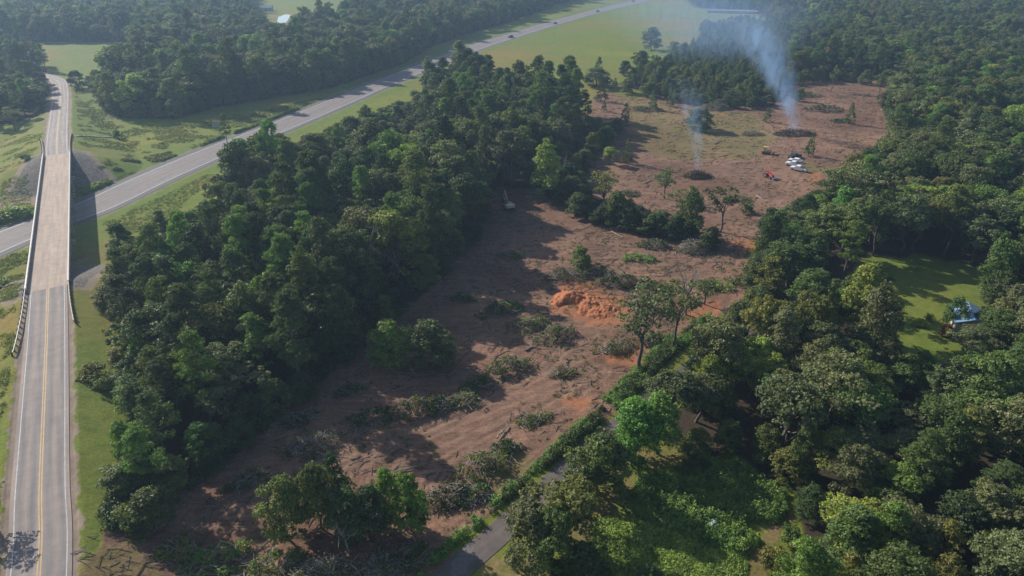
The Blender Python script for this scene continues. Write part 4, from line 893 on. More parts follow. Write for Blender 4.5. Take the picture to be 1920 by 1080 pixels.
# ------------------------------------------------------------------ brush heaps, each one a thing
def heap(u, v, w, d, h, tone, label, leaf=1.0, sticks=40, bark=None, seed=0, rz=0, name='brush_pile', group='heaps of cut brush on the cleared ground'):
    rng = np.random.default_rng(seed + int(u * 7 + v)); w *= 1.32; d *= 1.35; h *= 1.25; x, y = G(u, v); e = empty(name, (x, y, zg(x, y)), rz); tag(e, label, 'brush pile', group)
    if leaf > 0:
        lob = []
        for k in range(int(22 + w * d * .5)):
            a = rng.uniform(0, 6.28); r = math.sqrt(rng.uniform(0, 1)); lr = rng.uniform(.3, .85); r *= 1 + .35 * math.sin(3 * a + seed + u)
            lob.append((math.cos(a) * r * w / 2 * .9, math.sin(a) * r * d / 2 * .9, h * (1 - r * r) * rng.uniform(.3, .9), lr, lr * .6))
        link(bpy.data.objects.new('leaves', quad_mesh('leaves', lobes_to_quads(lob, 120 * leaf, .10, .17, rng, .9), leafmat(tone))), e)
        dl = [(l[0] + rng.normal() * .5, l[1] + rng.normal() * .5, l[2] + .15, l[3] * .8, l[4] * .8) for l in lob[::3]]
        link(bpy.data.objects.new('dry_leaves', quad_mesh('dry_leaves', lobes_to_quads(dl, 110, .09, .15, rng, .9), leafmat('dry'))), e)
    mb = MB()
    for k in range(sticks * 2):
        a = rng.uniform(0, 6.28); r = math.sqrt(rng.uniform(0, 1)); p = np.array((math.cos(a) * r * w / 2 * .8, math.sin(a) * r * d / 2 * .8, h * (1 - r * r) * rng.uniform(.2, 1)))
        q = rng.normal(size=3); q[2] *= .35; q /= np.linalg.norm(q); l = rng.uniform(.9, 3.4); rr = rng.uniform(.02, .075)
        limb(mb, p - q * l / 2, p + q * l / 2, rr, rr * .4, rng, 2, .2, 4)
    b = mb.build('branches', bark or M_PALE, e)
    return e
HEAPS = [
 (400, 1060, 11, 5, 1.3, 'weed', 'green brush heap at the bottom left edge of the clearing', 1, 50),
 (505, 1070, 8, 4, 1.7, 'weed', 'leafy brush heap at the bottom edge in front of the left thicket tree', 1, 50),
 (600, 1078, 8, 3.5, 1.5, 'grey', 'tangled brush with pale sticks at the bottom edge below the thicket', .6, 110),
 (700, 1075, 8, 3.5, 1.4, 'grey', 'tangled pale branches at the bottom edge below the right thicket', .5, 110),
 (770, 1050, 6, 4, 1.3, 'mid', 'brush heap right of the thicket above the lane', .9, 50),
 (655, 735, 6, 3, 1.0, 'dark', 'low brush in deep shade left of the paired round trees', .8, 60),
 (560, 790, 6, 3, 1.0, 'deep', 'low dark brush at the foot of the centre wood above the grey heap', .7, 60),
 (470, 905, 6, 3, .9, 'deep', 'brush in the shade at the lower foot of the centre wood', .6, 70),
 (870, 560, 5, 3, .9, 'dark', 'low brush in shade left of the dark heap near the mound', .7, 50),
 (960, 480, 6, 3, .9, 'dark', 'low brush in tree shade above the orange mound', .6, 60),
 (1055, 700, 5, 2.5, .5, 'olive', 'flat twiggy scatter between the wheel tracks', .5, 50),
 (1000, 790, 5, 2.5, .6, 'olive', 'flat twiggy scatter beside the hedge', .6, 50),
 (890, 930, 5, 3, .9, 'mid', 'green brush between the pole heap and the lane hedge', .9, 50),
 (325, 1046, 6, 3, .8, 'weed', 'low brush at the far bottom left of the clearing', .8, 30),
 (590, 838, 9, 5, 1.5, 'deep', 'heap of bare grey branches in the shade of the centre wood', .35, 110),
 (690, 790, 8, 4, 1.5, 'dark', 'dark brush heap in the shade right of the grey branch heap', .8, 50),
 (770, 775, 8, 5, 2.2, 'grey', 'grey green brush heap in the row of heaps, in shade', 1, 50),
 (820, 765, 6, 4, 1.6, 'dark', 'dark brush heap in the row below the paired round trees', .9, 40),
 (870, 755, 4.5, 3, 1.4, 'grey', 'small pale fringed brush heap at the sunlit end of the row', .9, 40),
 (905, 725, 7, 4, 1.4, 'dark', 'dark low brush heap between the row and the larger leafy heap', .8, 40),
 (955, 695, 9, 4.5, 2.0, 'mid', 'leafy brush heap left of the wheel tracks', 1, 50),
 (1040, 632, 8.5, 4.5, 2.1, 'mid', 'large leafy brush heap below the orange soil mound', 1, 60),
 (995, 612, 7, 4.5, 1.8, 'grey', 'grey green brush heap beside the large leafy one', .9, 50),
 (940, 582, 9, 5, 1.6, 'dark', 'dark brush heap left of the orange soil mound', .9, 50),
 (1060, 520, 9, 6, 1.8, 'grey', 'brown and green brush heap above the orange mound, left part', .6, 90),
 (1110, 515, 8, 5, 2.4, 'mid', 'leafy brush heap above the orange mound, middle part', 1, 50),
 (1155, 530, 9, 6, 2.3, 'dark', 'dark brush heap above the orange mound, right part', .9, 70),
 (1198, 487, 8, 4, 1.2, 'weed', 'flat green brush patch alone on the soil above the mound', 1, 25),
 (905, 880, 9, 4.5, 2.3, 'weed', 'leafy brush heap with a pale pole near the lane hedge', 1, 60),
 (945, 845, 5, 3, 1.2, 'mid', 'small leafy heap just above the pole heap', 1, 30),
 (835, 935, 8, 4, 1.8, 'dark', 'dark brush heap right of the bottom thicket', .9, 60),
 (1155, 655, 8, 3.5, 1.2, 'grey', 'pale green felled branches left of the lone open crowned tree', .7, 60),
 (1225, 640, 6, 3, 1.0, 'mid', 'low cut brush behind the lone open crowned tree', .8, 40),
 (1350, 540, 7, 4, 1.0, 'weed', 'low green brush on the soil near the right wood', .9, 30),
 (1400, 530, 9, 5, 1.4, 'olive', 'spreading olive brush against the right wood', .9, 30),
 (1240, 545, 7, 4, 1.2, 'mid', 'green brush left of the forked dead tree', .9, 40),
 (1300, 470, 8, 5, 2.6, 'grey', 'brown root heap at the foot of the middle belt', .35, 160),
 (1225, 462, 8, 4, 1.6, 'dark', 'dark brush along the foot of the middle belt', .9, 40),
 (1340, 205, 15, 7, 2.8, 'grey', 'large brown stump heap behind the upper clearing', .25, 260),
 (1212, 208, 14, 6, 1.8, 'blue', 'green brush heap at the edge of the young wood', .8, 60),
 (1545, 208, 17, 8, 2.2, 'dark', 'dark green brush heap at the back right of the upper clearing', .9, 60),
 (1510, 180, 14, 8, 1.8, 'dark', 'brush heap behind the big smoke column', .7, 60),
 (1578, 228, 9, 4, 1.0, 'dark', 'small dark heap at the right side of the upper clearing', .7, 40),
 (1410, 252, 8, 4, 1.5, 'grey', 'grey heap of stumps left of the big smoke column', .15, 110),
 (1100, 348, 7, 4, 1.2, 'mid', 'low brush heap in the shade of the centre wood', .7, 60),
 (1180, 365, 6, 4, 1.0, 'mid', 'small heap on the red soil above the belt', .6, 40),
 (1545, 345, 6, 3, .9, 'olive', 'low brush right of the parked white trucks', .6, 30),
 (1380, 375, 8, 4, 1.2, 'grey', 'pale brush heap on red soil near the right wood', .6, 60),
]
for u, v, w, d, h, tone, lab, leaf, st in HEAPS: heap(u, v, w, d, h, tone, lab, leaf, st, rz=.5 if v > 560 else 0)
heap(1490, 252, 17, 7, 2.0, 'deep', 'burning heap of charred branches under the big smoke column', 0, 330, M_CHAR, name='burning_pile', group='burning heaps')
heap(1307, 332, 9, 5, 1.8, 'deep', 'charred smoking heap under the front smoke column', .1, 200, M_CHAR, name='burning_pile', group='burning heaps')
def log(u0, v0, u1, v1, r, label, m=None, z=0.25):
    x0, y0 = G(u0, v0); x1, y1 = G(u1, v1); z0 = zg(x0, y0) + z; z1 = zg(x1, y1) + z; rng = np.random.default_rng(int(u0 * 3 + v0)); mb = MB()
    L_ = math.dist((x0, y0), (x1, y1)); a = math.atan2(y1 - y0, x1 - x0)
    limb(mb, (0, 0, 0), (L_, 0, z1 - z0), r, r * .55, rng, 4, .06, 8)
    for k in range(4): f = rng.uniform(.4, .95); q = rng.normal(size=3) * .8; q[2] = abs(q[2]) * .5; limb(mb, (L_ * f, 0, 0), (L_ * f + q[0], q[1], q[2]), r * .4, r * .15, rng, 2, .1, 5)
    o = mb.build('log', m or M_PALE); o.location = (x0, y0, z0); o.rotation_euler = (0, 0, a); tag(o, label, 'log', 'logs lying about the clearing')
for q in [(1134, 666, 1152, 650, .22, 'dark log on soil left of the lone open crowned tree'), (985, 660, 1003, 650, .16, 'short pale log at the lower left of the large leafy heap'),
          (932, 825, 952, 800, .16, 'pale pole leaning out of the leafy heap near the hedge'), (945, 848, 972, 872, .09, 'thin pale pole pointing at the hedge'),
          (740, 888, 800, 872, .1, 'thin pole on soil above the bottom thicket'), (548, 855, 610, 842, .14, 'grey log in the shade beside the grey branch heap'), (595, 850, 632, 868, .13, 'forked grey log below the grey branch heap'),
          (1280, 440, 1296, 420, .2, 'pale log against the middle belt'), (1146, 436, 1168, 447, .2, 'pale fallen trunk at the foot of the middle belt'), (1210, 345, 1224, 338, .2, 'dark log on upper red soil'),
          (1418, 368, 1436, 380, .2, 'pale log in the brush near the right wood'), (1296, 545, 1312, 560, .16, 'bent pale log beside the small round tree'), (1340, 270, 1352, 262, .2, 'dark log left of the yellow machine'),
          (1070, 472, 1098, 492, .12, 'pale curved pole on soil above the brush heaps'), (405, 1075, 400, 1040, .1, 'pale pole in the bottom left brush'), (560, 1050, 575, 1075, .12, 'broken pale trunk at the bottom edge'), (640, 1052, 700, 1062, .09, 'long white stick over the bottom brush'),
          (555, 148, 600, 150, .2, '')]:
    if q[5]: log(*q[:5], q[5])
xw, yw = G(610, 161); 
# ------------------------------------------------------------------ orange soil mound
def mound():
    m, t, b = mat('orange_clay'); pos = ocoord(t); n = noise(t, pos, .9, 7, .7); n2 = noise(t, pos, .3, 3)
    c = mixc(t, .5, ramp(t, n, [(.3, (.20, .065, .03)), (.5, (.38, .13, .05)), (.7, (.48, .20, .09))]), ramp(t, n2, [(.35, (.30, .10, .042)), (.65, (.44, .165, .065))]))
    L(t, c, b.inputs['Base Color']); b.inputs['Roughness'].default_value = .95; bump(t, b, n, .7, .3)
    x, y = G(1098, 572); z = zg(x, y); n_ = 110; g = np.linspace(-1, 1, n_); A, B = np.meshgrid(g * 8.4, g * 7.5)
    u = A; w = B
    def blob(cx, cy, rx, ry, h, rot=0):
        ca, sa = math.cos(rot), math.sin(rot); p = ((u - cx) * ca + (w - cy) * sa) / rx; q = (-(u - cx) * sa + (w - cy) * ca) / ry; r = np.sqrt(p * p + q * q); r = r * (1 + .35 * (fbm(u * .6 + 9 + cx, w * .6 + 4, 3) - .5) * 2); return h * np.clip(1 - r, 0, 1)
    Z = np.maximum.reduce([blob(-2.6, 2.4, 5.2, 4.4, 4.0, -.3), blob(.8, -.4, 6.0, 4.2, 2.8, -.5), blob(3.8, -1.8, 5.2, 4.2, 2.1, -.4), blob(-5, 1.5, 3.2, 3.4, 1.8)])
    Z -= blob(-3.4, -.9, 3.0, 2.6, 3.2)
    ed = np.clip((1 - np.maximum(abs(A) / 8.4, abs(B) / 7.5)) * 6, 0, 1)
    Z += ((fbm(A * .9 + 30, B * .9 + 30, 4) - .5) * 1.1 + (fbm(A * 3 + 3, B * 3, 3) - .5) * .5) * np.clip(Z + .15, 0, 1)
    Z += .25 * np.sin((A * .8 + B * .6) * 5) * np.clip(blob(-3.2, 2.2, 3.9, 3.8, 3.0, -.3) - .3, 0, 1) * .5
    Z = np.maximum(Z, -.1) * ed * .62 - .10
    idx = np.arange(n_ * n_).reshape(n_, n_); Fq = np.stack([idx[:-1, :-1], idx[:-1, 1:], idx[1:, 1:], idx[1:, :-1]], -1).reshape(-1, 4)
    o = bpy.data.objects.new('soil_mound', mesh_np('soil_mound', np.stack([A, B, Z], -1), Fq, [m], smooth=True)); link(o); o.location = (x, y, z); tag(o, 'heap of bright orange clay dug up in the middle of the clearing', 'soil mound')
mound()

# ------------------------------------------------------------------ vehicles and machines
M_VW = simple('white_paint', (.78, .78, .78), .25, var=.04); M_VB = simple('black_paint', (.025, .025, .03), .25, var=.1); M_VR = simple('red_paint', (.45, .03, .025), .35, var=.1)
M_GL = simple('vehicle_glass', (.02, .025, .03), .08, var=.05); M_TY = simple('tyre_rubber', (.02, .02, .02), .9); M_RIM = simple('rim_metal', (.35, .35, .36), .35, .7)
M_MY = simple('machine_yellow', (.52, .36, .10), .5, var=.25); M_MK = simple('dark_machine_metal', (.05, .047, .045), .6); M_LP = simple('lamp_lens', (.7, .68, .6), .2); M_BLUE = simple('dark_blue_paint', (.03, .045, .09), .25)
def wheels(t, xs, w, r, tw=.26):
    for x in xs:
        for s in (-1, 1):
            o = MB().tube((x, s * (w / 2 - tw), r), (x, s * w / 2, r), r, r, 18).build('wheel', M_TY, t); MB().tube((x, s * (w / 2 - .05), r), (x, s * (w / 2 + .012), r), r * .58, r * .55, 12).build('rim', M_RIM, o)
def pickup(loc, rz, m, label, group, bed=True):
    t = empty('pickup_truck' if bed else 'parked_car', loc, rz); tag(t, label, 'pickup truck' if bed else 'car', group)
    w = .97
    if bed:
        MB().prism([(2.85, .5, .03), (2.85, .98, .08), (2.6, 1.12, .08), (1.35, 1.2, .02), (-2.8, 1.2, .02), (-2.85, .55, .02), (-2.5, .42, 0), (2.4, .4, 0)], -w, w).build('body', m, t, bev=.05)
        MB().prism([(1.35, 1.18, .08), (.75, 1.82, .24), (-.55, 1.86, .24), (-.85, 1.18, .08)], -w, w).build('cab', m, t, bev=.05)
        MB().box((-1.85, 0, 1.205), (1.75, 1.6, .03)).build('cargo_bed', M_MK, t)
        for s in (-1, 1): MB().prism([(1.1, 1.24, 0), (.68, 1.74, 0), (-.5, 1.76, 0), (-.66, 1.24, 0)], s * (w - .12) - .05, s * (w - .12) + .05).build('side_window', M_GL, t)
        MB().add([(1.40, -.78, 1.2), (1.40, .78, 1.2), (.80, .66, 1.83), (.80, -.66, 1.83)], [(0, 1, 2, 3)]).build('windscreen', M_GL, t)
        xs = (1.85, -1.75)
    else:
        MB().prism([(2.3, .45, .04), (2.3, .75, .1), (1.2, .92, .05), (-2.2, .98, .05), (-2.35, .55, .05), (-2.0, .35, 0), (2.0, .33, 0)], -.9, .9).build('body', m, t, bev=.06)
        MB().prism([(1.15, .9, .05), (.45, 1.42, .22), (-1.2, 1.46, .22), (-2.0, .96, .08)], -.9, .9).build('cabin', m, t, bev=.06)
        for s in (-1, 1): MB().prism([(.95, .96, 0), (.4, 1.36, 0), (-1.15, 1.38, 0), (-1.6, .98, 0)], s * .79 - .05, s * .79 + .05).build('side_window', M_GL, t)
        MB().add([(1.19, -.72, .93), (1.19, .72, .93), (.49, .6, 1.43), (.49, -.6, 1.43)], [(0, 1, 2, 3)]).build('windscreen', M_GL, t); xs = (1.4, -1.4)
    for s in (-1, 1): MB().box(((2.83 if bed else 2.28), s * .7, .82 if bed else .64), (.06, .34, .18)).build('headlight', M_LP, t)
    wheels(t, xs, 1.96 if bed else 1.82, .4 if bed else .33)
    return t
def at(u, v): x, y = G(u, v); return (x, y, zg(x, y) + .02)
x0, y0 = G(1488.4, 317); x1, y1 = G(1506.5, 320.5); RZ = math.atan2(y0 - y1, x0 - x1)
GT = 'vehicles parked on the upper clearing'
pickup(at(1497, 320), RZ, M_VW, 'white pickup truck, nearest of the vehicles parked on the clearing', GT)
pickup(at(1488, 311.5), RZ, M_VW, 'white pickup truck parked between the nearest truck and the white car', GT)
pickup(at(1491, 303.5), RZ, M_VW, 'white car parked behind the two white pickup trucks', GT, False)
pickup(at(1489, 296), RZ + 1.2, M_VB, 'dark vehicle with pale roof, farthest of the parked group', GT, True)
def on_hw(u, off, hx=None):
    pts = dens(HW, 2.0); us = [float(P(p[0], p[1])[0]) for p in pts]; i = min(range(1, len(us) - 1), key=lambda k: abs(us[k] - u)); t = pts[i + 1] - pts[i - 1]; t = t / np.linalg.norm(t); n = np.array((t[1], -t[0])); q = pts[i][:2] + n * off
    return (q[0], q[1], .02), math.atan2(t[1], t[0])
for u, m, lab, bed in ((951, M_VB, 'dark vehicle on the highway, nearest of the three dark ones', True), (1034, M_BLUE, 'dark vehicle on the highway, middle of the three dark ones', False), (1115, M_VB, 'small dark vehicle on the highway, farthest of the three dark ones', False)):
    l, a = on_hw(u, 3.0); o = pickup(l, a + math.pi, m, lab, 'vehicles driving on the highway', bed); o.name = 'pickup_truck' if bed else 'car'
l, a = on_hw(1191, -2.5); pickup(l, a, M_VR, 'red truck on the highway at the top edge', 'vehicles driving on the highway', True)
def tracks(t, Lg, gw, h, w):
    for s in (-1, 1):
        pr = [(Lg / 2, h * .5, 0), (Lg / 2 - .25, h, 0), (-Lg / 2 + .25, h, 0), (-Lg / 2, h * .5, 0), (-Lg / 2 + .3, 0, 0), (Lg / 2 - .3, 0, 0)]
        MB().prism(pr, s * gw - w / 2, s * gw + w / 2).build('track', M_MK, t, bev=.04)
def bulldozer(u, v, rz):
    t = empty('bulldozer', at(u, v), rz); tag(t, 'yellow tracked bulldozer with canopy alone on the brown clearing', 'bulldozer'); tracks(t, 3.2, .95, .95, .5)
    MB().prism([(1.7, .6, 0), (1.7, 1.35, 0), (.2, 1.5, 0), (.2, .6, 0)], -.5, .5).build('engine_hood', M_MY, t, bev=.04)
    MB().box((-.6, 0, 1.0), (1.7, 1.3, .8)).build('body', M_MY, t, bev=.04)
    for x in (-1.3, .1):
        for s in (-1, 1): MB().tube((x, s * .6, 1.2), (x, s * .6, 2.5), .05, .05, 6).build('canopy_post', M_MK, t)
    MB().box((-.6, 0, 2.56), (1.9, 1.6, .14)).build('canopy', M_MY, t, bev=.03)
    MB().box((-.7, 0, 1.55), (.6, .6, .7)).build('seat', M_MK, t)
    MB().prism([(2.5, .05, 0), (2.3, .5, 0), (2.35, 1.1, 0), (2.5, 1.1, 0), (2.45, .5, 0), (2.62, .05, 0)], -1.5, 1.5).build('blade', M_MK, t)
    for s in (-1, 1): MB().tube((2.4, s * .9, .5), (0, s * 1.25, .5), .08, .08, 6).build('push_arm', M_MK, t)
bulldozer(1437, 288, -.5)
def tractor(u, v, rz):
    t = empty('tractor', at(u, v), rz); tag(t, 'small red tractor on the clearing below the white trucks', 'tractor')
    MB().prism([(1.9, .7, 0), (1.9, 1.4, 0), (.3, 1.55, 0), (.3, .7, 0)], -.4, .4).build('hood', M_VR, t, bev=.04)
    MB().box((-.5, 0, 1.0), (1.6, .9, .7)).build('body', M_VR, t, bev=.04)
    for s in (-1, 1):
        MB().box((-.7, s * .75, 1.55), (1.2, .4, .12)).build('fender', M_VR, t)
        o = MB().tube((-.7, s * .6, .75), (-.7, s * 1.05, .75), .75, .75, 18).build('rear_wheel', M_TY, t); MB().tube((-.7, s * 1.0, .75), (-.7, s * 1.07, .75), .4, .4, 12).build('rim', M_RIM, o)
        o = MB().tube((1.4, s * .55, .45), (1.4, s * .85, .45), .45, .45, 16).build('front_wheel', M_TY, t); MB().tube((1.4, s * .8, .45), (1.4, s * .87, .45), .25, .25, 12).build('rim', M_RIM, o)
    MB().box((-.6, 0, 2.5), (1.4, 1.3, .1)).build('canopy', M_VR, t)
    for s in (-1, 1): MB().tube((-1.2, s * .5, 1.3), (-1.2, s * .5, 2.5), .05, .05, 6).build('canopy_post', M_MK, t)
    MB().box((3.0, 0, .5), (.5, 1.7, .6)).build('bucket', M_RIM, t)
    for s in (-1, 1): MB().tube((.6, s * .5, 1.3), (2.9, s * .5, .6), .07, .07, 6).build('loader_arm', M_RIM, t)
tractor(1441, 333, -1.2)
def excavator(u, v, rz):
    t = empty('excavator', at(u, v), rz); tag(t, 'pale excavator seen from behind in the deep shade of the centre wood', 'excavator'); tracks(t, 4.0, 1.2, .9, .55)
    MB().box((-.2, 0, 1.35), (4.0, 2.6, .7)).build('body', M_MY, t, bev=.06)
    MB().prism([(-1.3, 1.1, 0), (-2.3, 1.2, 0), (-2.4, 2.0, 0), (-1.3, 2.15, 0)], -1.3, 1.3).build('counterweight', simple('pale_cream_paint', (.55, .50, .38), .5), t, bev=.06)
    c = MB().prism([(1.7, 1.7, 0), (1.5, 3.0, 0), (-.1, 3.05, 0), (-.1, 1.7, 0)], .3, 1.3).build('cab', M_MK, t, bev=.05)
    MB().box((.75, 1.31, 2.5), (1.2, .03, .8)).build('window', M_GL, c)
    MB().tube((1.3, -.2, 1.8), (3.8, -.2, 4.4), .24, .2, 6).build('boom', M_MY, t); MB().tube((3.8, -.2, 4.4), (5.6, -.2, 1.7), .18, .14, 6).build('arm', M_MY, t)
    MB().prism([(5.3, 1.7, 0), (6.1, 1.5, 0), (5.9, .5, 0), (5.2, .7, 0)], -.7, .3).build('bucket', M_MK, t, bev=.04)
    MB().box((.5, 1.0, 3.15), (.3, .2, .16)).build('cab_glint', M_VW, t)  # small white block standing in for a bright reflection on the cab
excavator(953, 392, 1.9)

# ------------------------------------------------------------------ buildings and small things
M_WALL = simple('painted_wall', (.42, .40, .36), .8); M_ROOFB = simple('blue_metal_roof', (.20, .34, .50), .4, .2, var=.2, scale=1.2); M_ROOFP = simple('grey_shingle', (.19, .17, .20), .85, var=.2); M_ROOFN = simple('brown_shingle', (.17, .12, .10), .9, var=.25); M_ROOFW = simple('pale_metal_roof', (.26, .26, .25), .5, .1)
def house(u, v, w, d, h, rh, rz, roof, wall, label, name='house', chim=False, wins=3):
    x, y = G(u, v); t = empty(name, (x, y, zg(x, y)), rz); tag(t, label, name.replace('_', ' '))
    wl = MB().prism([(-w / 2, -.3, 0), (w / 2, -.3, 0), (w / 2, h, 0), (-w / 2, h, 0)], -d / 2, d / 2)
    for s in (-1, 1): wl.add([(s * w / 2, -d / 2, h), (s * w / 2, d / 2, h), (s * w / 2, 0, h + rh)], [(0, 1, 2) if s > 0 else (0, 2, 1)])
    wl.build('wall', wall, t)
    r = MB(); th = .14; ov = .4
    for s in (-1, 1):
        k = rh / (d / 2); e = d / 2 + ov; q = [(-w / 2 - ov, s * e, h - ov * k), (w / 2 + ov, s * e, h - ov * k), (w / 2 + ov, 0, h + rh), (-w / 2 - ov, 0, h + rh)]
        q = [(a, b, c + .03) for a, b, c in q]; r.add(q + [(a, b, c + th) for a, b, c in q], [(0, 1, 2, 3), (7, 6, 5, 4), (0, 4, 5, 1), (1, 5, 6, 2), (3, 2, 6, 7), (0, 3, 7, 4)])
    ro = r.build('roof', roof, t)
    if chim: MB().box((w * .2, .6, h + rh), (.8, .8, 1.6)).build('chimney', M_ROOFN, ro)
    for s in (-1, 1):
        for k in range(wins):
            if s < 0 and k == wins // 2 and wins > 1: MB().box((0, s * d / 2, 1.0), (1.0, .08, 2.0)).build('door', M_ROOFN, t); continue
            f = MB().box((-w / 2 + w * (k + .5) / wins, s * d / 2, 1.6), (1.3, .08, 1.2)).build('window', M_VW, t); MB().box((-w / 2 + w * (k + .5) / wins, s * (d / 2 + .045), 1.6), (1.1, .03, 1.0)).build('pane', M_GL, f)
    return t
house(1812, 612, 7.5, 6, 2.4, 1.2, 1.2, M_ROOFB, M_WALL, 'small house with pale blue roof half hidden by trees beside the lawn')
house(1826, 628, 5, 4, 2.0, .6, .2, M_ROOFN, M_WALL, 'low brown roofed lean-to in front of the blue roof', 'shed', wins=1)
house(345, 46, 16, 10, 3, 2.5, .3, M_ROOFP, M_WALL, 'house with grey purple roof among trees at the top left', chim=True)
house(500, 20, 12, 7, 3, 2, .1, M_ROOFW, M_WALL, 'distant pale house on the sunlit yard at the top')
house(1372, 25, 46, 5, 2.2, 1.0, -.28, M_ROOFW, M_ROOFW, 'very long pale shed at the foot of the smoky dark wood', 'long_shed', wins=8)
def pond():
    m, t, b = mat('pond_water'); b.inputs['Base Color'].default_value = (.25, .33, .42, 1); b.inputs['Roughness'].default_value = .06; bump(t, b, noise(t, gcoord(t), .8, 3), .15, .1)
    V = [(*G(u, v), .12) for u, v in [(519, 42), (522, 32), (535, 27), (545, 28), (540, 38), (532, 48), (530, 60), (526, 66), (522, 54)]]
    me = bpy.data.meshes.new('pond'); me.from_pydata(V, [], [tuple(range(len(V)))]); me.materials.append(m); o = link(bpy.data.objects.new('pond', me)); tag(o, 'small pale pond between trees at the top left', 'water', kind='structure')
pond()
def roadsign(u, v, w, h, z, rz, m, label, posts=2):
    t = empty('road_sign', at(u, v), rz); tag(t, label, 'road sign', 'roadside signs'); MB().box((0, 0, z), (w, .05, h)).build('sign_panel', m, t)
    for s in ((-1, 1) if posts == 2 else (0,)): MB().tube((s * w * .35, .06, -.2), (s * w * .35, .06, z + h * .4), .06, .06, 6).build('post', M_STEEL, t)
roadsign(408, 247, 3.2, 2.2, 3.0, .35, simple('aluminium_panel', (.33, .36, .37), .5, .4), 'large grey backed sign on two posts beside the highway pine')
roadsign(944, 54, .9, .9, 2.4, .4, M_MK, 'small dark sign on a post in the highway verge near the top', 1)
roadsign(644, 160, .7, .8, 1.6, .4, M_ROOFN, 'small brown marker on the far verge of the highway', 1)
def drain():
    l = [(*G(138, 284), 0), (*G(165, 274), 0), (*G(195, 267), 0), (*G(214, 261), 0)]; l = [(a, b, zg(a, b) + .02) for a, b, c in dens(l, 3)]
    r = ribbon('concrete_drain', l, (-.9, -.5, .5, .9), .12, M_CONCD); me = r.data
    for vtx in me.vertices: pass
    tag(r, 'narrow concrete drain running from the far bridge end across the grass', 'drain', kind='structure')
drain()
def board():
    x, y = G(1333, 992); t = empty('plastic_bench', (x, y, zg(x, y) + .5), .55); tag(t, 'white and blue plastic table half buried in the yard weeds', 'table')
    MB().box((0, 0, .4), (1.4, .5, .07)).build('top', simple('pale_blue_plastic', (.5, .6, .75), .4), t, bev=.02)
    for a in (-.6, .6):
        for b in (-.18, .18): MB().box((a, b, -.05), (.06, .06, .85)).build('leg', M_VW, t)
board()
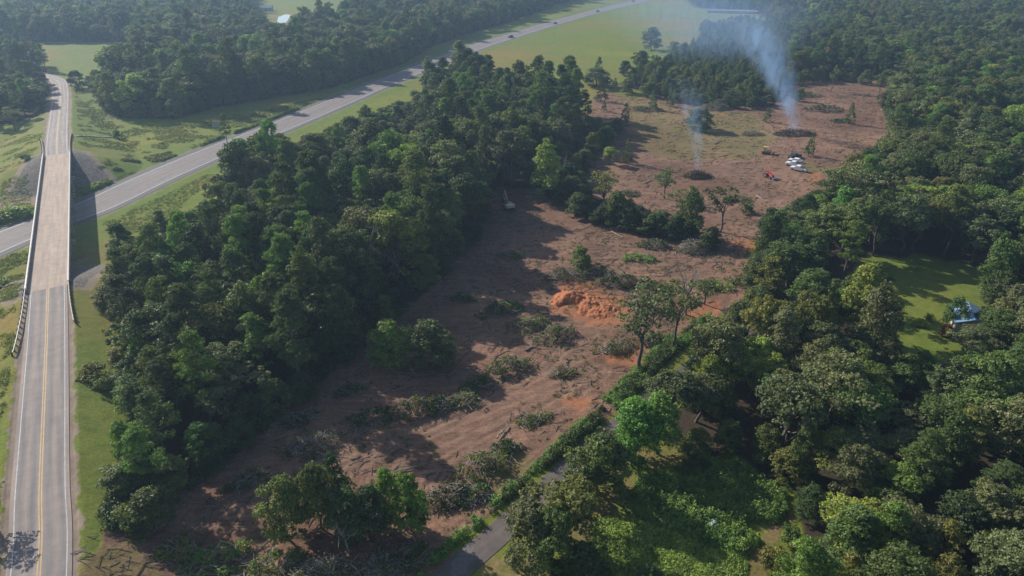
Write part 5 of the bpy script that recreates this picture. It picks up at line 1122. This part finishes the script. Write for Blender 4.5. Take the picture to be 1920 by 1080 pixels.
# ------------------------------------------------------------------ smoke
def smoke(name, u, v, a1, a2, r0, r1, r2, ztop, dens0, dtop, label, colr=(.44, .67, 1.0), y1=0.0, seed=0, z0=1.0):
    x, y = G(u, v); V = []; Fq = []; n = 20; rings = 26
    for k in range(rings):
        z = z0 + (ztop - z0) * k / (rings - 1); r = (r0 + r1 * z + r2 * z * z) * 1.25
        if k in (0, rings - 1): r *= .25
        for i in range(n): w = 2 * math.pi * i / n; V.append((a1 * z + a2 * z * z + math.cos(w) * r, y1 * z + math.sin(w) * r, z))
    for k in range(rings - 1):
        for i in range(n): Fq.append((k * n + i, k * n + (i + 1) % n, (k + 1) * n + (i + 1) % n, (k + 1) * n + i))
    me = bpy.data.meshes.new(name); me.from_pydata(V, [], Fq + [tuple(range(n - 1, -1, -1)), tuple(range((rings - 1) * n, rings * n))])
    m = bpy.data.materials.new(name); m.use_nodes = True; t = m.node_tree; t.nodes.remove(t.nodes['Principled BSDF']); pv = t.nodes.new('ShaderNodeVolumePrincipled')
    pos = ocoord(t); s = t.nodes.new('ShaderNodeSeparateXYZ'); L(t, pos, s.inputs[0]); z = s.outputs[2]
    zz = mth(t, 'MULTIPLY', z, z); cx = mth(t, 'ADD', mth(t, 'MULTIPLY', z, a1), mth(t, 'MULTIPLY', zz, a2)); r = mth(t, 'ADD', mth(t, 'MULTIPLY_ADD', z, r1, r0), mth(t, 'MULTIPLY', zz, r2))
    dx = mth(t, 'SUBTRACT', s.outputs[0], cx); dy = mth(t, 'SUBTRACT', s.outputs[1], mth(t, 'MULTIPLY', z, y1)); d = mth(t, 'DIVIDE', mth(t, 'SQRT', mth(t, 'ADD', mth(t, 'MULTIPLY', dx, dx), mth(t, 'MULTIPLY', dy, dy))), r)
    mp = t.nodes.new('ShaderNodeMapping'); mp.inputs['Scale'].default_value = (.28, .28, .13); mp.inputs['Location'].default_value = (seed, seed, 0); L(t, pos, mp.inputs['Vector'])
    nz = noise(t, mp.outputs[0], 1.0, 5, .62, 1.2); body = mth(t, 'SUBTRACT', 1.0, d, clamp=True); body = mth(t, 'POWER', body, 1.35)
    wisp = mth(t, 'MULTIPLY', mth(t, 'SUBTRACT', nz, .41), 4.5, clamp=True); hz = mth(t, 'DIVIDE', z, ztop, clamp=True)
    prof = mth(t, 'MULTIPLY_ADD', hz, dtop - dens0, dens0); top = mth(t, 'MULTIPLY', mth(t, 'SUBTRACT', 1.0, hz), 4.0, clamp=True)
    L(t, mth(t, 'MULTIPLY', mth(t, 'MULTIPLY', body, wisp), mth(t, 'MULTIPLY', prof, top)), pv.inputs['Density']); pv.inputs['Color'].default_value = (*colr, 1); pv.inputs['Anisotropy'].default_value = .1
    L(t, pv.outputs[0], t.nodes['Material Output'].inputs['Volume']); m.cycles.volume_step_rate = .35; me.materials.append(m)
    o = bpy.data.objects.new(name, me); link(o); o.location = (x, y, 0); tag(o, label, 'smoke', kind='stuff')
smoke('smoke_column', 1492, 250, -.36, -.0058, 2.3, .24, .0009, 50, .46, .012, 'thick blue white smoke column rising from the burning heap behind the trucks')
smoke('smoke_column', 1307, 328, -.05, -.007, 1.2, .09, .0042, 33, .34, .02, 'thin front smoke column drifting left over the clearing', seed=7)
smoke('smoke_drift', 1350, 120, -.3, -.004, 50, 1.0, 0.0, 44, .021, .017, 'thin blue smoke drifting over the young wood at the top', seed=13, colr=(.42, .64, 1.0), z0=.5)
# ------------------------------------------------------------------ haze
def haze():
    m = bpy.data.materials.new('haze'); m.use_nodes = True; t = m.node_tree; t.nodes.remove(t.nodes['Principled BSDF']); pv = t.nodes.new('ShaderNodeVolumePrincipled')
    pv.inputs['Density'].default_value = .00026; pv.inputs['Anisotropy'].default_value = .35; pv.inputs['Color'].default_value = (.48, .70, 1.0, 1); L(t, pv.outputs[0], t.nodes['Material Output'].inputs['Volume'])
    o = MB().box((0, 4300, 43), (17000, 8900, 90)).build('haze', m); tag(o, 'faint blue haze over the distance', 'haze', kind='stuff'); o.display_type = 'WIRE'
haze()
